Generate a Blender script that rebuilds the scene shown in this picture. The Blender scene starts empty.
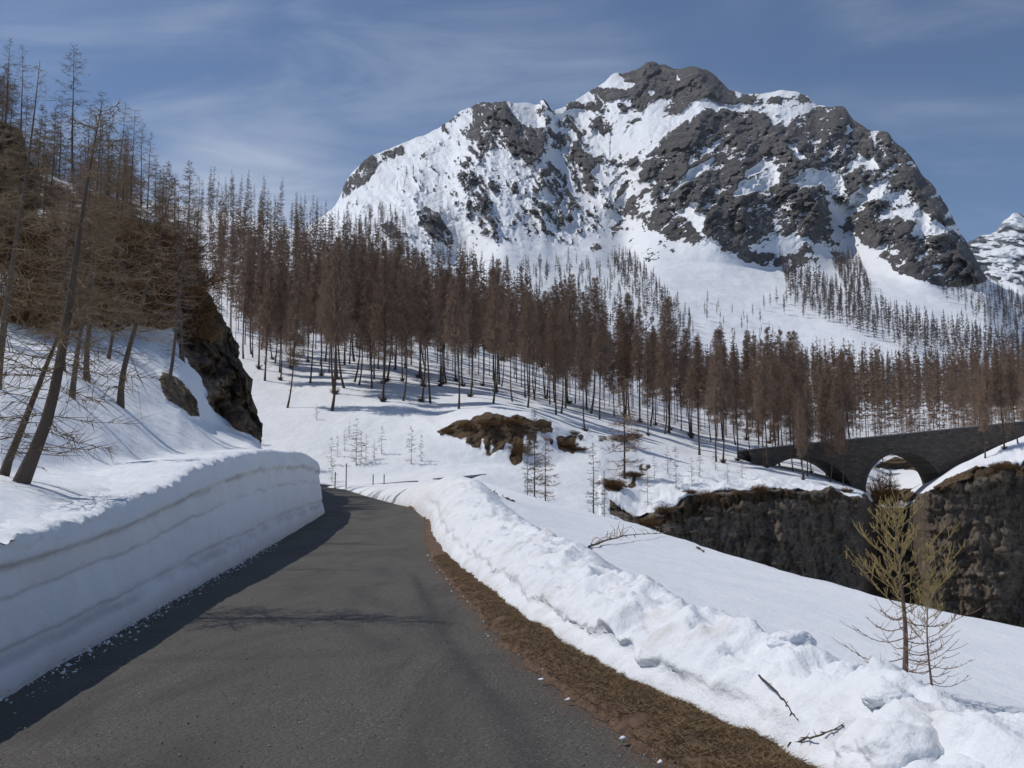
import bpy, math, random
import numpy as np
from mathutils import Vector

# ------------------------------------------------------------------ camera, sky, sun, exposure
sc = bpy.context.scene
COL = sc.collection
R = math.radians
EYE, H0, F = 1.6, 496.0, 1000.0
PITCH = math.atan((H0 - 384) / F)
cam = bpy.data.cameras.new('camera'); cam_o = bpy.data.objects.new('camera', cam); COL.objects.link(cam_o)
cam.sensor_width = 36.0; cam.lens = 36.0 * F / 1024; cam.clip_start = .05; cam.clip_end = 30000
cam_o.location = (0, 0, EYE); cam_o.rotation_euler = (math.pi / 2 + PITCH, 0, 0)
sc.camera = cam_o
SUN_AZ, SUN_EL = R(-80), R(55)
SKY_STRENGTH = .108
world = bpy.data.worlds.new('World'); sc.world = world; world.use_nodes = True
nt = world.node_tree; N = nt.nodes; LK = nt.links
bg = N['Background']; bg.inputs[1].default_value = SKY_STRENGTH
sky = N.new('ShaderNodeTexSky'); sky.sky_type = 'NISHITA'; sky.sun_disc = False
sky.sun_elevation = SUN_EL; sky.sun_rotation = SUN_AZ; sky.altitude = 2200; sky.air_density = 1.0; sky.dust_density = .05; sky.ozone_density = 4.0


def wmath(op, a, b=None, clamp=False):
    n = N.new('ShaderNodeMath'); n.operation = op; n.use_clamp = clamp
    for i, v in enumerate((a, b)):
        if v is None: continue
        if isinstance(v, (int, float)): n.inputs[i].default_value = v
        else: LK.new(v, n.inputs[i])
    return n.outputs[0]


tc = N.new('ShaderNodeTexCoord'); sep = N.new('ShaderNodeSeparateXYZ'); LK.new(tc.outputs['Generated'], sep.inputs[0])
zz = wmath('ADD', wmath('MAXIMUM', sep.outputs[2], 0.0), .12)
comb = N.new('ShaderNodeCombineXYZ')
LK.new(wmath('DIVIDE', sep.outputs[0], zz), comb.inputs[0]); LK.new(wmath('DIVIDE', sep.outputs[1], zz), comb.inputs[1])


def wnoise(scale, rot, stretch, detail, dist, off):
    mp = N.new('ShaderNodeMapping'); LK.new(comb.outputs[0], mp.inputs[0])
    mp.inputs['Rotation'].default_value = (0, 0, rot); mp.inputs['Scale'].default_value = stretch; mp.inputs['Location'].default_value = off
    n = N.new('ShaderNodeTexNoise'); LK.new(mp.outputs[0], n.inputs['Vector'])
    n.inputs['Scale'].default_value = scale; n.inputs['Detail'].default_value = detail; n.inputs['Roughness'].default_value = .6; n.inputs['Distortion'].default_value = dist
    return n.outputs[0]


def wrange(v, a, b, c, d):
    n = N.new('ShaderNodeMapRange'); n.interpolation_type = 'SMOOTHSTEP'; LK.new(v, n.inputs[0])
    for i, k in enumerate((a, b, c, d)): n.inputs[i + 1].default_value = k
    return n.outputs[0]


broad = wrange(wnoise(.8, R(12), (1, 1.1, 1), 4, .8, (3.1, 1.7, 0)), .34, .60, 0, 1)
wisp = wrange(wnoise(2.3, R(-32), (.7, 1.5, 1), 9, .7, (1.4, 3.2, 0)), .36, .80, 0, 1)
cover = wmath('ADD', wmath('MULTIPLY', broad, wisp), wmath('MULTIPLY', wisp, .12))


def cloud_bank(d, width, lo=.35, hi=.65):   # a bank of cirrus low in one direction of the sky
    dp = N.new('ShaderNodeVectorMath'); dp.operation = 'DISTANCE'; LK.new(tc.outputs['Generated'], dp.inputs[0])
    v = Vector(d).normalized(); dp.inputs[1].default_value = v
    return wrange(dp.outputs['Value'], width, width * .15, 0, 1)


low = cloud_bank((-.27, 1, .265), .15)
cover = wmath('ADD', wmath('MULTIPLY', cover, .25), wmath('MULTIPLY', low, wmath('ADD', wmath('MULTIPLY', wisp, .35), .5)), clamp=True)
mixc = N.new('ShaderNodeMix'); mixc.data_type = 'RGBA'
LK.new(cover, mixc.inputs[0]); LK.new(sky.outputs[0], mixc.inputs[6]); mixc.inputs[7].default_value = (6.6, 7.2, 8.4, 1)
LK.new(mixc.outputs[2], bg.inputs[0])

sun_d = bpy.data.lights.new('sun', 'SUN'); sun_d.energy = 3.4; sun_d.angle = R(.5); sun_d.color = (1, .955, .89)
sun_o = bpy.data.objects.new('sun', sun_d); COL.objects.link(sun_o)
SUNV = Vector((math.sin(SUN_AZ) * math.cos(SUN_EL), math.cos(SUN_AZ) * math.cos(SUN_EL), math.sin(SUN_EL)))
sun_o.rotation_euler = SUNV.to_track_quat('Z', 'Y').to_euler(); sun_o.location = SUNV * 300
sc.view_settings.view_transform = 'Standard'; sc.view_settings.look = 'None'; sc.view_settings.gamma = 1; sc.view_settings.use_curve_mapping = False
sc.view_settings.exposure = -.2
sc.render.engine = 'CYCLES'
sc.cycles.max_bounces = 5; sc.cycles.diffuse_bounces = 3; sc.cycles.glossy_bounces = 2; sc.cycles.transparent_max_bounces = 4
sc.cycles.use_denoising = True; sc.cycles.denoiser = 'OPENIMAGEDENOISE'; sc.cycles.denoising_input_passes = 'RGB_ALBEDO_NORMAL'; sc.cycles.denoising_prefilter = 'ACCURATE'
sc.cycles.use_adaptive_sampling = True; sc.cycles.adaptive_threshold = .01

rnd = random.Random(7)
rng = np.random.default_rng(11)

# ------------------------------------------------------------------ maths helpers
CT, ST = math.cos(PITCH), math.sin(PITCH)


def ts(px, py):
    cx = (np.asarray(px, float) - 512) / F; cy = (384 - np.asarray(py, float)) / F
    yd = CT - cy * ST; zd = ST + cy * CT
    return cx / yd, zd / yd


def pix(t, s):   # where a direction falls in the picture (used for the outlines of rock and wood)
    depth = CT + s * ST; up = s * CT - ST
    return 512 + F * t / depth, 384 - F * up / depth


def P(px, py, Y):
    t, s = ts(px, py)
    return np.array([t * Y, Y + 0 * t, EYE + s * Y]).T


_perm = np.random.default_rng(3).permutation(512).astype(np.int64); _perm = np.concatenate([_perm, _perm, _perm])
_g = np.random.default_rng(4).normal(size=(512, 3)); _g /= np.linalg.norm(_g, axis=1)[:, None]


def noise3(x, y, z):
    x, y, z = np.broadcast_arrays(*(np.asarray(a, float) for a in (x, y, z)))
    xi, yi, zi = (np.floor(a).astype(np.int64) for a in (x, y, z))
    xf, yf, zf = x - xi, y - yi, z - zi
    u, v, w = (f * f * f * (f * (f * 6 - 15) + 10) for f in (xf, yf, zf))
    out = 0
    for i in (0, 1):
        for j in (0, 1):
            for k in (0, 1):
                h = _perm[_perm[_perm[(xi + i) & 511] + ((yi + j) & 511)] + ((zi + k) & 511)]
                g = _g[h]
                d = g[..., 0] * (xf - i) + g[..., 1] * (yf - j) + g[..., 2] * (zf - k)
                out = out + d * (u if i else 1 - u) * (v if j else 1 - v) * (w if k else 1 - w)
    return out * 1.6


def fbm(x, y, z=0., octv=4, lac=2.1, gain=.5):
    a, s, o = 1., 0., 0
    for k in range(octv):
        o = o + a * noise3(x * lac ** k + 17.3 * k, y * lac ** k + 5.1 * k, z * lac ** k + 9.7 * k); s += a; a *= gain
    return o / s


def ridged(x, y, z=0., octv=4, gain=.55):
    a, s, o = 1., 0., 0
    for k in range(octv):
        o = o + a * (1 - np.abs(noise3(x * 2.07 ** k + 31 * k, y * 2.07 ** k + 7 * k, z * 2.07 ** k + 3 * k)) * 2); s += a; a *= gain
    return o / s


def smooth(a, n, axis):
    if n < 1: return a
    k = np.exp(-.5 * (np.arange(-3 * n, 3 * n + 1) / n) ** 2); k /= k.sum()
    pad = [(0, 0)] * a.ndim; pad[axis] = (3 * n, 3 * n)
    return np.apply_along_axis(lambda v: np.convolve(v, k, 'valid'), axis, np.pad(a, pad, mode='edge'))


def inside(px, py, poly):
    p = np.asarray(poly, float); r = np.zeros(px.shape, bool); j = len(p) - 1
    for i in range(len(p)):
        xi, yi = p[i]; xj, yj = p[j]
        if yi != yj:
            r ^= ((yi > py) != (yj > py)) & (px < (xj - xi) * (py - yi) / (yj - yi) + xi)
        j = i
    return r


def step(x, a, b):
    k = np.clip((x - a) / (b - a), 0, 1); return k * k * (3 - 2 * k)


# ------------------------------------------------------------------ mesh helpers
def mesh_data(name, V, faces, mat=None, shade=True, attrs=None):
    """V: n x 3; faces: a list of int arrays (m x 3 or m x 4)"""
    me = bpy.data.meshes.new(name)
    V = np.ascontiguousarray(V, dtype=np.float32).reshape(-1, 3)
    faces = [np.asarray(f, dtype=np.int32) for f in faces if len(f)]
    tot = np.concatenate([np.full(len(f), f.shape[1], np.int32) for f in faces])
    loops = np.concatenate([f.ravel() for f in faces])
    me.vertices.add(len(V)); me.vertices.foreach_set('co', V.ravel())
    me.loops.add(len(loops)); me.loops.foreach_set('vertex_index', loops)
    me.polygons.add(len(tot))
    st = np.zeros(len(tot), np.int32); st[1:] = np.cumsum(tot)[:-1]
    me.polygons.foreach_set('loop_start', st); me.polygons.foreach_set('loop_total', tot)
    me.polygons.foreach_set('use_smooth', np.full(len(tot), shade, bool))
    for k, v in (attrs or {}).items():
        a = me.attributes.new(k, 'FLOAT', 'POINT'); a.data.foreach_set('value', np.ascontiguousarray(v, np.float32).ravel())
    if mat: me.materials.append(mat)
    me.update(calc_edges=True); me.validate()
    return me


def link(name, data, parent=None, loc=None):
    o = bpy.data.objects.new(name, data); COL.objects.link(o)
    if parent: o.parent = parent
    if loc is not None: o.location = loc
    return o


def tag(o, label, cat, group=None):
    o['label'] = label; o['category'] = cat
    if group: o['group'] = group
    return o


def struct(o, kind='structure', label=None, cat=None):
    o['kind'] = kind
    if label: o['label'] = label; o['category'] = cat
    return o


def grid_faces(h, w):
    i = np.arange(h * w).reshape(h, w)
    return np.stack([i[:-1, :-1], i[:-1, 1:], i[1:, 1:], i[1:, :-1]], -1).reshape(-1, 4)


class Geo:
    """collects tubes, twigs, boxes into one mesh"""
    def __init__(s): s.v = []; s.t = []; s.q = []; s.n = 0

    def add(s, V, tri=None, quad=None):
        V = np.asarray(V, float)
        if tri is not None: s.t.append(np.asarray(tri) + s.n)
        if quad is not None: s.q.append(np.asarray(quad) + s.n)
        s.v.append(V); s.n += len(V)

    def tube(s, pts, rad, k=6, cap=True):
        pts = np.asarray(pts, float); rad = np.broadcast_to(rad, (len(pts),))
        d = np.gradient(pts, axis=0); d /= np.linalg.norm(d, axis=1)[:, None] + 1e-9
        ref = np.array([0, 0, 1.]) if abs(d[0, 2]) < .8 else np.array([1., 0, 0])
        a = np.cross(d, ref); a /= np.linalg.norm(a, axis=1)[:, None] + 1e-9; b = np.cross(d, a)
        th = np.arange(k) * 2 * np.pi / k
        V = pts[:, None] + rad[:, None, None] * (np.cos(th)[None, :, None] * a[:, None] + np.sin(th)[None, :, None] * b[:, None])
        i = np.arange(len(pts) * k).reshape(len(pts), k); j = np.roll(i, -1, 1)
        q = np.stack([i[:-1], j[:-1], j[1:], i[1:]], -1).reshape(-1, 4)
        V = V.reshape(-1, 3)
        if cap:
            V = np.vstack([V, pts[-1:]]); e = i[-1]
            s.add(V, tri=np.stack([e, np.roll(e, -1), np.full(k, len(V) - 1)], -1), quad=q)
        else: s.add(V, quad=q)

    def blades(s, A, B, w, side=None):
        """thin tapering twigs from A to B"""
        A = np.asarray(A, float); B = np.asarray(B, float); n = len(A)
        if n == 0: return
        d = B - A
        r = rng.normal(size=(n, 3)) if side is None else side
        c = np.cross(d, r); c /= np.linalg.norm(c, axis=1)[:, None] + 1e-9
        w = np.broadcast_to(w, (n,))[:, None] * .5
        V = np.stack([A - c * w, A + c * w, B], 1).reshape(-1, 3)
        s.add(V, tri=np.arange(3 * n).reshape(n, 3))

    def box(s, c, size, rz=0):
        c = np.asarray(c, float); h = np.asarray(size, float) / 2
        V = np.array([[x, y, z] for x in (-1, 1) for y in (-1, 1) for z in (-1, 1)]) * h
        ca, sa = math.cos(rz), math.sin(rz)
        V = V @ np.array([[ca, sa, 0], [-sa, ca, 0], [0, 0, 1]]) + c
        s.add(V, quad=[[0, 1, 3, 2], [4, 6, 7, 5], [0, 4, 5, 1], [2, 3, 7, 6], [0, 2, 6, 4], [1, 5, 7, 3]])

    def data(s, name, mat, shade=True):
        return mesh_data(name, np.vstack(s.v), [np.vstack(s.t) if s.t else [], np.vstack(s.q) if s.q else []], mat, shade)


# ------------------------------------------------------------------ materials
class Mat:
    def __init__(s, name):
        s.m = bpy.data.materials.new(name); s.m.use_nodes = True; s.t = s.m.node_tree; s.n = s.t.nodes; s.b = s.n['Principled BSDF']
        s.b.inputs['Specular IOR Level'].default_value = .25; s.b.inputs['Roughness'].default_value = .85
        s.geo = s.n.new('ShaderNodeNewGeometry'); s.pos = s.geo.outputs['Position']

    def ln(s, a, b): s.t.links.new(a, b)

    def mapped(s, scale, src=None):
        m = s.n.new('ShaderNodeMapping'); s.ln(src or s.pos, m.inputs[0]); m.inputs['Scale'].default_value = scale; return m.outputs[0]

    def noise(s, scale, detail=4, rough=.55, vec=None, dist=0.):
        n = s.n.new('ShaderNodeTexNoise'); s.ln(vec or s.pos, n.inputs['Vector'])
        n.inputs['Scale'].default_value = scale; n.inputs['Detail'].default_value = detail; n.inputs['Roughness'].default_value = rough; n.inputs['Distortion'].default_value = dist
        return n.outputs[0]

    def voro(s, scale, vec=None):
        n = s.n.new('ShaderNodeTexVoronoi'); s.ln(vec or s.pos, n.inputs['Vector']); n.inputs['Scale'].default_value = scale; return n.outputs['Distance']

    def rng(s, v, a, b, c=0., d=1.):
        n = s.n.new('ShaderNodeMapRange'); n.interpolation_type = 'SMOOTHSTEP'; s.ln(v, n.inputs[0])
        for i, k in enumerate((a, b, c, d)): n.inputs[i + 1].default_value = k
        return n.outputs[0]

    def mth(s, op, a, b, clamp=False):
        n = s.n.new('ShaderNodeMath'); n.operation = op; n.use_clamp = clamp
        for i, v in enumerate((a, b)):
            if isinstance(v, (int, float)): n.inputs[i].default_value = v
            else: s.ln(v, n.inputs[i])
        return n.outputs[0]

    def mix(s, f, a, b):
        n = s.n.new('ShaderNodeMix'); n.data_type = 'RGBA'
        for i, v in ((0, f), (6, a), (7, b)):
            if isinstance(v, (int, float)): n.inputs[i].default_value = v
            elif isinstance(v, tuple): n.inputs[i].default_value = v + (1,)
            else: s.ln(v, n.inputs[i])
        return n.outputs[2]

    def attr(s, name):
        n = s.n.new('ShaderNodeAttribute'); n.attribute_name = name; return n.outputs['Fac']

    def orand(s):
        n = s.n.new('ShaderNodeObjectInfo'); return n.outputs['Random']

    def bump(s, h, strength, dist):
        n = s.n.new('ShaderNodeBump'); n.inputs['Strength'].default_value = strength; n.inputs['Distance'].default_value = dist
        s.ln(h, n.inputs['Height']); s.ln(n.outputs[0], s.b.inputs['Normal'])

    def color(s, c):
        if isinstance(c, tuple): s.b.inputs['Base Color'].default_value = c + (1,)
        else: s.ln(c, s.b.inputs['Base Color'])
        return s


SNOW = (.80, .82, .85)


def snow_material(name, dirt=.0, fine=1.0, bands=True):
    m = Mat(name)
    c = m.mix(m.rng(m.noise(.35, 5), .35, .7), SNOW, (.74, .765, .80))
    if dirt:
        hf = m.attr('hf')
        h = m.mth('ADD', hf, m.mth('MULTIPLY', m.mth('SUBTRACT', m.noise(.45, 4), .5), .16))
        tex = m.noise(.3, 5, .6, m.mapped((1, 1, 3)))
        for lo, w, k in () if not bands else ((.17, .07, .6), (.24, .03, .5), (.58, .03, .5), (.79, .05, .6)):
            band = m.mth('SUBTRACT', 1., m.mth('DIVIDE', m.mth('ABSOLUTE', m.mth('SUBTRACT', h, lo), 0), w), True)
            c = m.mix(m.mth('MULTIPLY', m.mth('MULTIPLY', m.rng(band, 0, 1.), m.rng(tex, .36, .6)), min(1, k * .75 * dirt)), c, (.24, .215, .19))
        c = m.mix(m.mth('MULTIPLY', m.rng(hf, .16, .0), .45 * dirt), c, (.40, .34, .28))
        c = m.mix(m.mth('MULTIPLY', m.rng(m.noise(3.1, 5, .65), .66, .74), .5 * dirt), c, (.22, .2, .18))
        c = m.mix(m.mth('MULTIPLY', m.rng(m.noise(1.3, 6, .66), .5, .68), (.22 if bands else .65) * dirt), c, (.60, .555, .51))
    m.color(c)
    m.b.inputs['Roughness'].default_value = .7
    hh = m.mth('ADD', m.mth('MULTIPLY', m.noise(2.2 * fine, 6, .6, m.mapped((1, .55, 1))), 1.), m.mth('MULTIPLY', m.noise(14 * fine, 5, .65), .25))
    m.bump(hh, .5, .12)
    return m.m


def terrain_material(name, rock_a, rock_b, sc_=1.0, earth=(.10, .062, .035), bumpd=.6):
    m = Mat(name)
    rk = m.attr('rock'); ea = m.attr('earth')
    nz = m.noise(.9 * sc_, 6, .65)
    sn = m.mix(m.rng(m.noise(.12 * sc_, 5), .35, .7), SNOW, (.745, .77, .81))
    streak = m.noise(.55 * sc_, 6, .65, m.mapped((1, 1, .35)), .6)
    fine = m.noise(2.6 * sc_, 5, .7)
    ro = m.mix(m.rng(streak, .33, .68), rock_a, rock_b)
    ro = m.mix(m.rng(fine, .42, .66, 0, .75), ro, tuple(x * .45 for x in rock_a))
    strata = m.noise(1.6 * sc_, 4, .6, m.mapped((.12, .12, 1)))
    ro = m.mix(m.rng(strata, .55, .68, 0, .5), ro, tuple(min(1, x * 1.7) for x in rock_b))
    f = m.rng(m.mth('ADD', m.mth('ADD', rk, m.mth('MULTIPLY', m.mth('SUBTRACT', nz, .5), .7)), m.mth('MULTIPLY', m.mth('SUBTRACT', m.noise(5. * sc_, 4, .7), .5), .5)), .42, .56)
    f2 = m.rng(m.mth('ADD', ea, m.mth('MULTIPLY', m.mth('SUBTRACT', nz, .5), .9)), .42, .6)
    eb = m.mix(m.rng(fine, .35, .65), earth, tuple(x * .4 for x in earth))
    m.color(m.mix(f2, m.mix(f, sn, ro), eb))
    h = m.mth('ADD', m.mth('MULTIPLY', m.noise(.8 * sc_, 5), .35), m.mth('MULTIPLY', m.mth('MULTIPLY', f, m.mth('ADD', streak, fine)), 1.2))
    m.bump(h, .9, bumpd)
    return m.m


def wood_material(name, a, b, var=.35):
    m = Mat(name)
    r = m.orand()
    c = m.mix(m.noise(3.0, 3, .5, m.mapped((1, 1, .25))), a, b)
    c = m.mix(m.mth('MULTIPLY', r, var), c, tuple(x * .45 for x in a))
    m.color(c); m.b.inputs['Specular IOR Level'].default_value = .1
    return m.m


M_snow = snow_material('snow')
M_wall = snow_material('ploughed_snow', 1.0)
M_bank = snow_material('thrown_snow', .85, 1.6, False)
M_hill = terrain_material('hillside', (.155, .122, .092), (.26, .21, .16), 1.0, (.12, .078, .042))
M_spur = terrain_material('spur', (.15, .112, .075), (.25, .19, .125), 1.0, (.12, .078, .042))
M_mount = terrain_material('mountain', (.10, .095, .095), (.19, .176, .168), .07, bumpd=7.)
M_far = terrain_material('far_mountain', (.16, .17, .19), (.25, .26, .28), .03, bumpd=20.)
M_bark = wood_material('larch_bark', (.075, .058, .046), (.14, .11, .09))
M_twig = wood_material('larch_twigs', (.25, .172, .125), (.35, .245, .178))
M_twig_olive = wood_material('olive_twigs', (.19, .137, .085), (.275, .20, .12))
M_twig_grey = wood_material('grey_twigs', (.17, .14, .12), (.26, .215, .18))
M_twig_far = wood_material('far_twigs', (.17, .14, .125), (.23, .19, .17))
M_yellow = wood_material('yellow_twigs', (.26, .19, .085), (.37, .285, .13), .2)
M_stem = wood_material('young_larch_stem', (.16, .105, .085), (.24, .17, .14), .2)
M_brush = wood_material('dry_brush', (.13, .072, .035), (.22, .13, .065))
M_grass = wood_material('dry_grass', (.18, .12, .065), (.30, .215, .125), .4)


def make_asphalt():
    m = Mat('asphalt')
    st = m.voro(24.); fine = m.noise(60, 4, .7); big = m.noise(.75, 6, .68, m.mapped((1, .3, 1)), 1.2)
    c = m.mix(m.rng(fine, .35, .65), (.066, .061, .054), (.128, .118, .103))
    c = m.mix(m.mth('MULTIPLY', m.rng(st, .0, .3, .9, 0), m.rng(m.noise(.7, 3), .4, .6, .35, 1)), c, (.32, .30, .27))
    c = m.mix(m.rng(m.voro(17.), .0, .25, .85, 0), c, (.03, .029, .028))
    c = m.mix(m.rng(big, .42, .66, 0, .8), c, (.062, .058, .053))
    c = m.mix(m.mth('MULTIPLY', m.attr('tar'), m.rng(m.noise(5, 4), .3, .6, .6, 1)), c, (.045, .044, .043))
    c = m.mix(m.mth('MULTIPLY', m.attr('grit'), m.rng(m.noise(9, 5, .7), .42, .6)), c, (.15, .085, .048))
    m.color(c); m.b.inputs['Roughness'].default_value = .8
    m.bump(m.mth('ADD', m.mth('MULTIPLY', st, 1.), fine), .6, .02)
    return m.m


M_asphalt = make_asphalt()
mv = Mat('verge_earth'); mv.color(mv.mix(mv.rng(mv.noise(9, 6, .7), .35, .65), (.07, .046, .03), (.165, .10, .062))); mv.bump(mv.noise(25, 5, .7), .8, .03); M_verge = mv.m
ms = Mat('bridge_stone')
_br = ms.n.new('ShaderNodeTexBrick'); _tc = ms.n.new('ShaderNodeTexCoord'); _sp = ms.n.new('ShaderNodeSeparateXYZ'); ms.ln(_tc.outputs['Object'], _sp.inputs[0])
_cb = ms.n.new('ShaderNodeCombineXYZ'); ms.ln(_sp.outputs[0], _cb.inputs[0]); ms.ln(_sp.outputs[2], _cb.inputs[1]); ms.ln(_cb.outputs[0], _br.inputs['Vector'])
_br.inputs['Scale'].default_value = .75; _br.inputs['Mortar Size'].default_value = .03; _br.inputs['Color1'].default_value = (.118, .098, .08, 1); _br.inputs['Color2'].default_value = (.055, .047, .04, 1); _br.inputs['Mortar'].default_value = (.06, .055, .05, 1)
ms.color(ms.mix(ms.rng(ms.noise(.6, 5, .65), .42, .7, 0, .8), _br.outputs[0], (.07, .065, .06))); ms.bump(_br.outputs[0], .4, .1); M_stone = ms.m
mc = Mat('grey_concrete'); mc.color(mc.mix(mc.noise(1.5, 5), (.19, .19, .19), (.30, .30, .295))); M_conc = mc.m
mp_ = Mat('dark_metal'); mp_.color((.06, .055, .05)); M_post = mp_.m

# ------------------------------------------------------------------ road frame: u along the road, v to its right
RA = math.atan(-.155)
SA, CA = math.sin(RA), math.cos(RA)


def uv_xy(u, v): return u * SA + v * CA, u * CA - v * SA


def xy_uv(x, y): return x * SA + y * CA, x * CA - y * SA


def L(u, *k): return np.interp(u, k[0::2], k[1::2])


def road_z(u): return smooth_interp(u, [-30, 26, 40, 50, 55, 65, 80, 95, 125], [0, 0, .25, .6, .85, 1.1, 1.6, 2.2, 3.3])


def smooth_interp(u, xs, ys):
    g = np.linspace(xs[0], xs[-1], 600); y = np.interp(g, xs, ys); dx = g[1] - g[0]
    return np.interp(u, g, smooth(y, max(1, int(1.5 / dx)), 0))


def vL(u): return smooth_interp(u, [-30, 25, 40, 54, 65, 80, 95, 125], [-2.87, -2.8, -2.35, -1.55, -2.7, -5.4, -10., -24])


def vR(u): return smooth_interp(u, [-30, 5.5, 6.6, 8, 10.7, 25, 36, 46, 51, 57, 65, 81, 96, 125], [2.0, 1.99, 1.92, 1.8, 1.68, 1.95, 2.5, 3.25, 3.4, 3.2, 2.8, 1.1, -1.1, -9])


def vB(u): return smooth_interp(u, [-30, 5.5, 6.3, 7.5, 9.4, 13.5, 25, 36, 46, 60, 96, 125], [2.7, 2.64, 2.55, 2.3, 2.16, 2.1, 2.3, 2.72, 3.36, 3.2, -1.0, -8.5])


def bank_h(u): return smooth_interp(u, [-30, 3, 7, 10, 14, 18, 25, 32, 40, 47, 52, 58, 65, 80, 95, 110], [.5, .5, .56, .62, .74, .84, 1.05, 1.3, 1.6, 1.85, 1.95, 1.6, 1.3, .75, .4, .2])


# road
us = np.concatenate([np.arange(-12, 30, .25), np.arange(30, 125, .5)]); vv = np.linspace(0, 1, 33)
U, W = np.meshgrid(us, vv, indexing='ij')
Vv = vL(U) - .3 + (vR(U) + .12 - vL(U) + .3) * W
X, Y = uv_xy(U, Vv)
edge_n = .12 * noise3(U * 1.3, 0, 0)
Z = road_z(U) + .05 * (1 - (2 * W - 1) ** 2) - .05 + .008 * fbm(X * 1.5, Y * 1.5, 0)
wob = .18 * noise3(U * .13, 4.4, 0)
tar = np.maximum.reduce([
    np.exp(-((Vv - 1.22 - wob) / .10) ** 2) * step(U, 4, 6) * step(26, U, 22) if False else np.exp(-((Vv - 1.15 - wob) / .10) ** 2) * (1 - step(U, 18, 26)),
    .55 * np.exp(-((Vv + .95 - wob) / .25) ** 2) * step(noise3(U * .25, 1, 0), 0, .4),
    .5 * np.exp(-((Vv - .6 - wob) / .3) ** 2) * step(noise3(U * .2, 7, 0), 0, .4),
    .8 * np.exp(-((U - 10.6 - .05 * noise3(Vv * 3, 3, 0)) / .12) ** 2) * (Vv < .1)])
grit = step(Vv - vR(U) - edge_n, -.32, .05)
road = struct(link('road', mesh_data('road', np.stack([X, Y, Z], -1), [grid_faces(*U.shape)], M_asphalt, True, {'tar': tar, 'grit': grit})))

# ground sheet out to the horizon, far below the visible hillsides
gx = np.array([-7000, -3000, -600, 0, 600, 3000, 7000.]); GX, GY = np.meshgrid(gx, gx, indexing='ij')
struct(link('ground', mesh_data('ground', np.stack([GX, GY, np.full(GX.shape, -60.)], -1), [grid_faces(7, 7)], M_snow)))
# bed of earth right under and around the camera
us = np.arange(-14, 100, 1.); U, W = np.meshgrid(us, np.linspace(0, 1, 9), indexing='ij')
Vv = -8 + 12 * W; X, Y = uv_xy(U, Vv + np.minimum(0, vL(U) + 2.87))
struct(link('terrain', mesh_data('roadbed', np.stack([X, Y, road_z(U) - .35], -1), [grid_faces(*U.shape)], M_verge)))

us = np.arange(63, 100, .5); U, W = np.meshgrid(us, np.linspace(0, 1, 30), indexing='ij')
Vv = vL(U) + .05 - 16 * W; X, Y = uv_xy(U, Vv)
struct(link('snow_ground', mesh_data('snow_ground', np.stack([X, Y, road_z(U) + .03 + .03 * np.minimum(W * 16, 3) + .06 * fbm(X, Y, 1, 3) * step(W, 0, .1)], -1), [grid_faces(*U.shape)], M_snow)))

# ------------------------------------------------------------------ ploughed snow wall on the left
lipk = np.array([P(*k) for k in ((0, 546, 8.2), (83, 521, 11), (166, 483, 17.5), (199, 466, 20.5), (252, 450, 31), (290, 452, 45), (319, 463, 53), (328, 474, 56))])
lip_u = xy_uv(lipk[:, 0], lipk[:, 1])[0]


def wall_top(u): return smooth_interp(u, [-30] + list(lip_u) + [80], [1.0] + list(lipk[:, 2]) + [lipk[-1, 2] - 1.])


pu = np.concatenate([np.arange(-8, 40, .12), np.arange(40, 54, .2)])
pts = np.array([uv_xy(u, vL(u)) for u in pu]); hu = pu.copy()
d = pts[-1] - pts[-2]; d /= np.linalg.norm(d); c = pts[-1].copy(); a0 = math.atan2(d[1], d[0]); ex = []; eu = []
for k in range(40):
    a = a0 + R(85) * min(1, k / 22); c = c + .17 * np.array([math.cos(a), math.sin(a)]); ex.append(c.copy()); eu.append(54 + 2.2 * min(1, k / 24))
pts = np.vstack([pts, ex]); hu = np.concatenate([hu, eu])
tn = np.gradient(pts, axis=0); tn /= np.linalg.norm(tn, axis=1)[:, None]
nl = np.stack([-tn[:, 1], tn[:, 0]], -1)
prof = np.array([(0, -.12), (.0, .0), (.012, .03), (.03, .08), (.045, .13), (.06, .17), (.085, .2), (.09, .23), (.08, .26), (.085, .3), (.095, .36), (.11, .42), (.12, .48), (.13, .53), (.145, .56), (.145, .6), (.15, .66), (.16, .72), (.165, .76), (.155, .79), (.13, .81), (.125, .835), (.135, .87), (.145, .90), (.155, .925), (.165, .95), (.172, .98), (.195, 1.0), (.26, 1.006), (.42, 1.0), (.75, .99), (1.0, .965), (1.4, .94), (1.9, .90), (2.4, .84)])
hb = road_z(hu); ht = wall_top(hu) - hb
q = np.arange(len(hu)) * .12
off = prof[None, :, 0] * np.clip(ht[:, None], .8, 2.0)
hz = prof[None, :, 1]
S_ = np.cumsum(np.r_[0, np.linalg.norm(np.diff(pts, axis=0), axis=1)])[:, None]
nn = .05 * fbm(S_ * .9, hz * 2.2, 2., 5) + .10 * fbm(S_ * .22, hz * 1.1, 5., 3) + .028 * fbm(S_ * 5, hz * 8 * ht[:, None], 9., 4)
lipn = step(hz, .79, .84) * (.10 * fbm(S_ * 7, hz * 16, 1.5, 5, gain=.75) + .10 * fbm(S_ * 2.0, hz * 5, 8.5, 4, gain=.6))
o2 = off + nn + lipn * .9
wz = hb[:, None] + hz * ht[:, None] + step(hz, .82, 1.) * (lipn + .05 * fbm(S_ * 1.1, off * 1.2, 3.3, 4))
VX = pts[:, None, 0] + nl[:, None, 0] * o2; VY = pts[:, None, 1] + nl[:, None, 1] * o2
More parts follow.
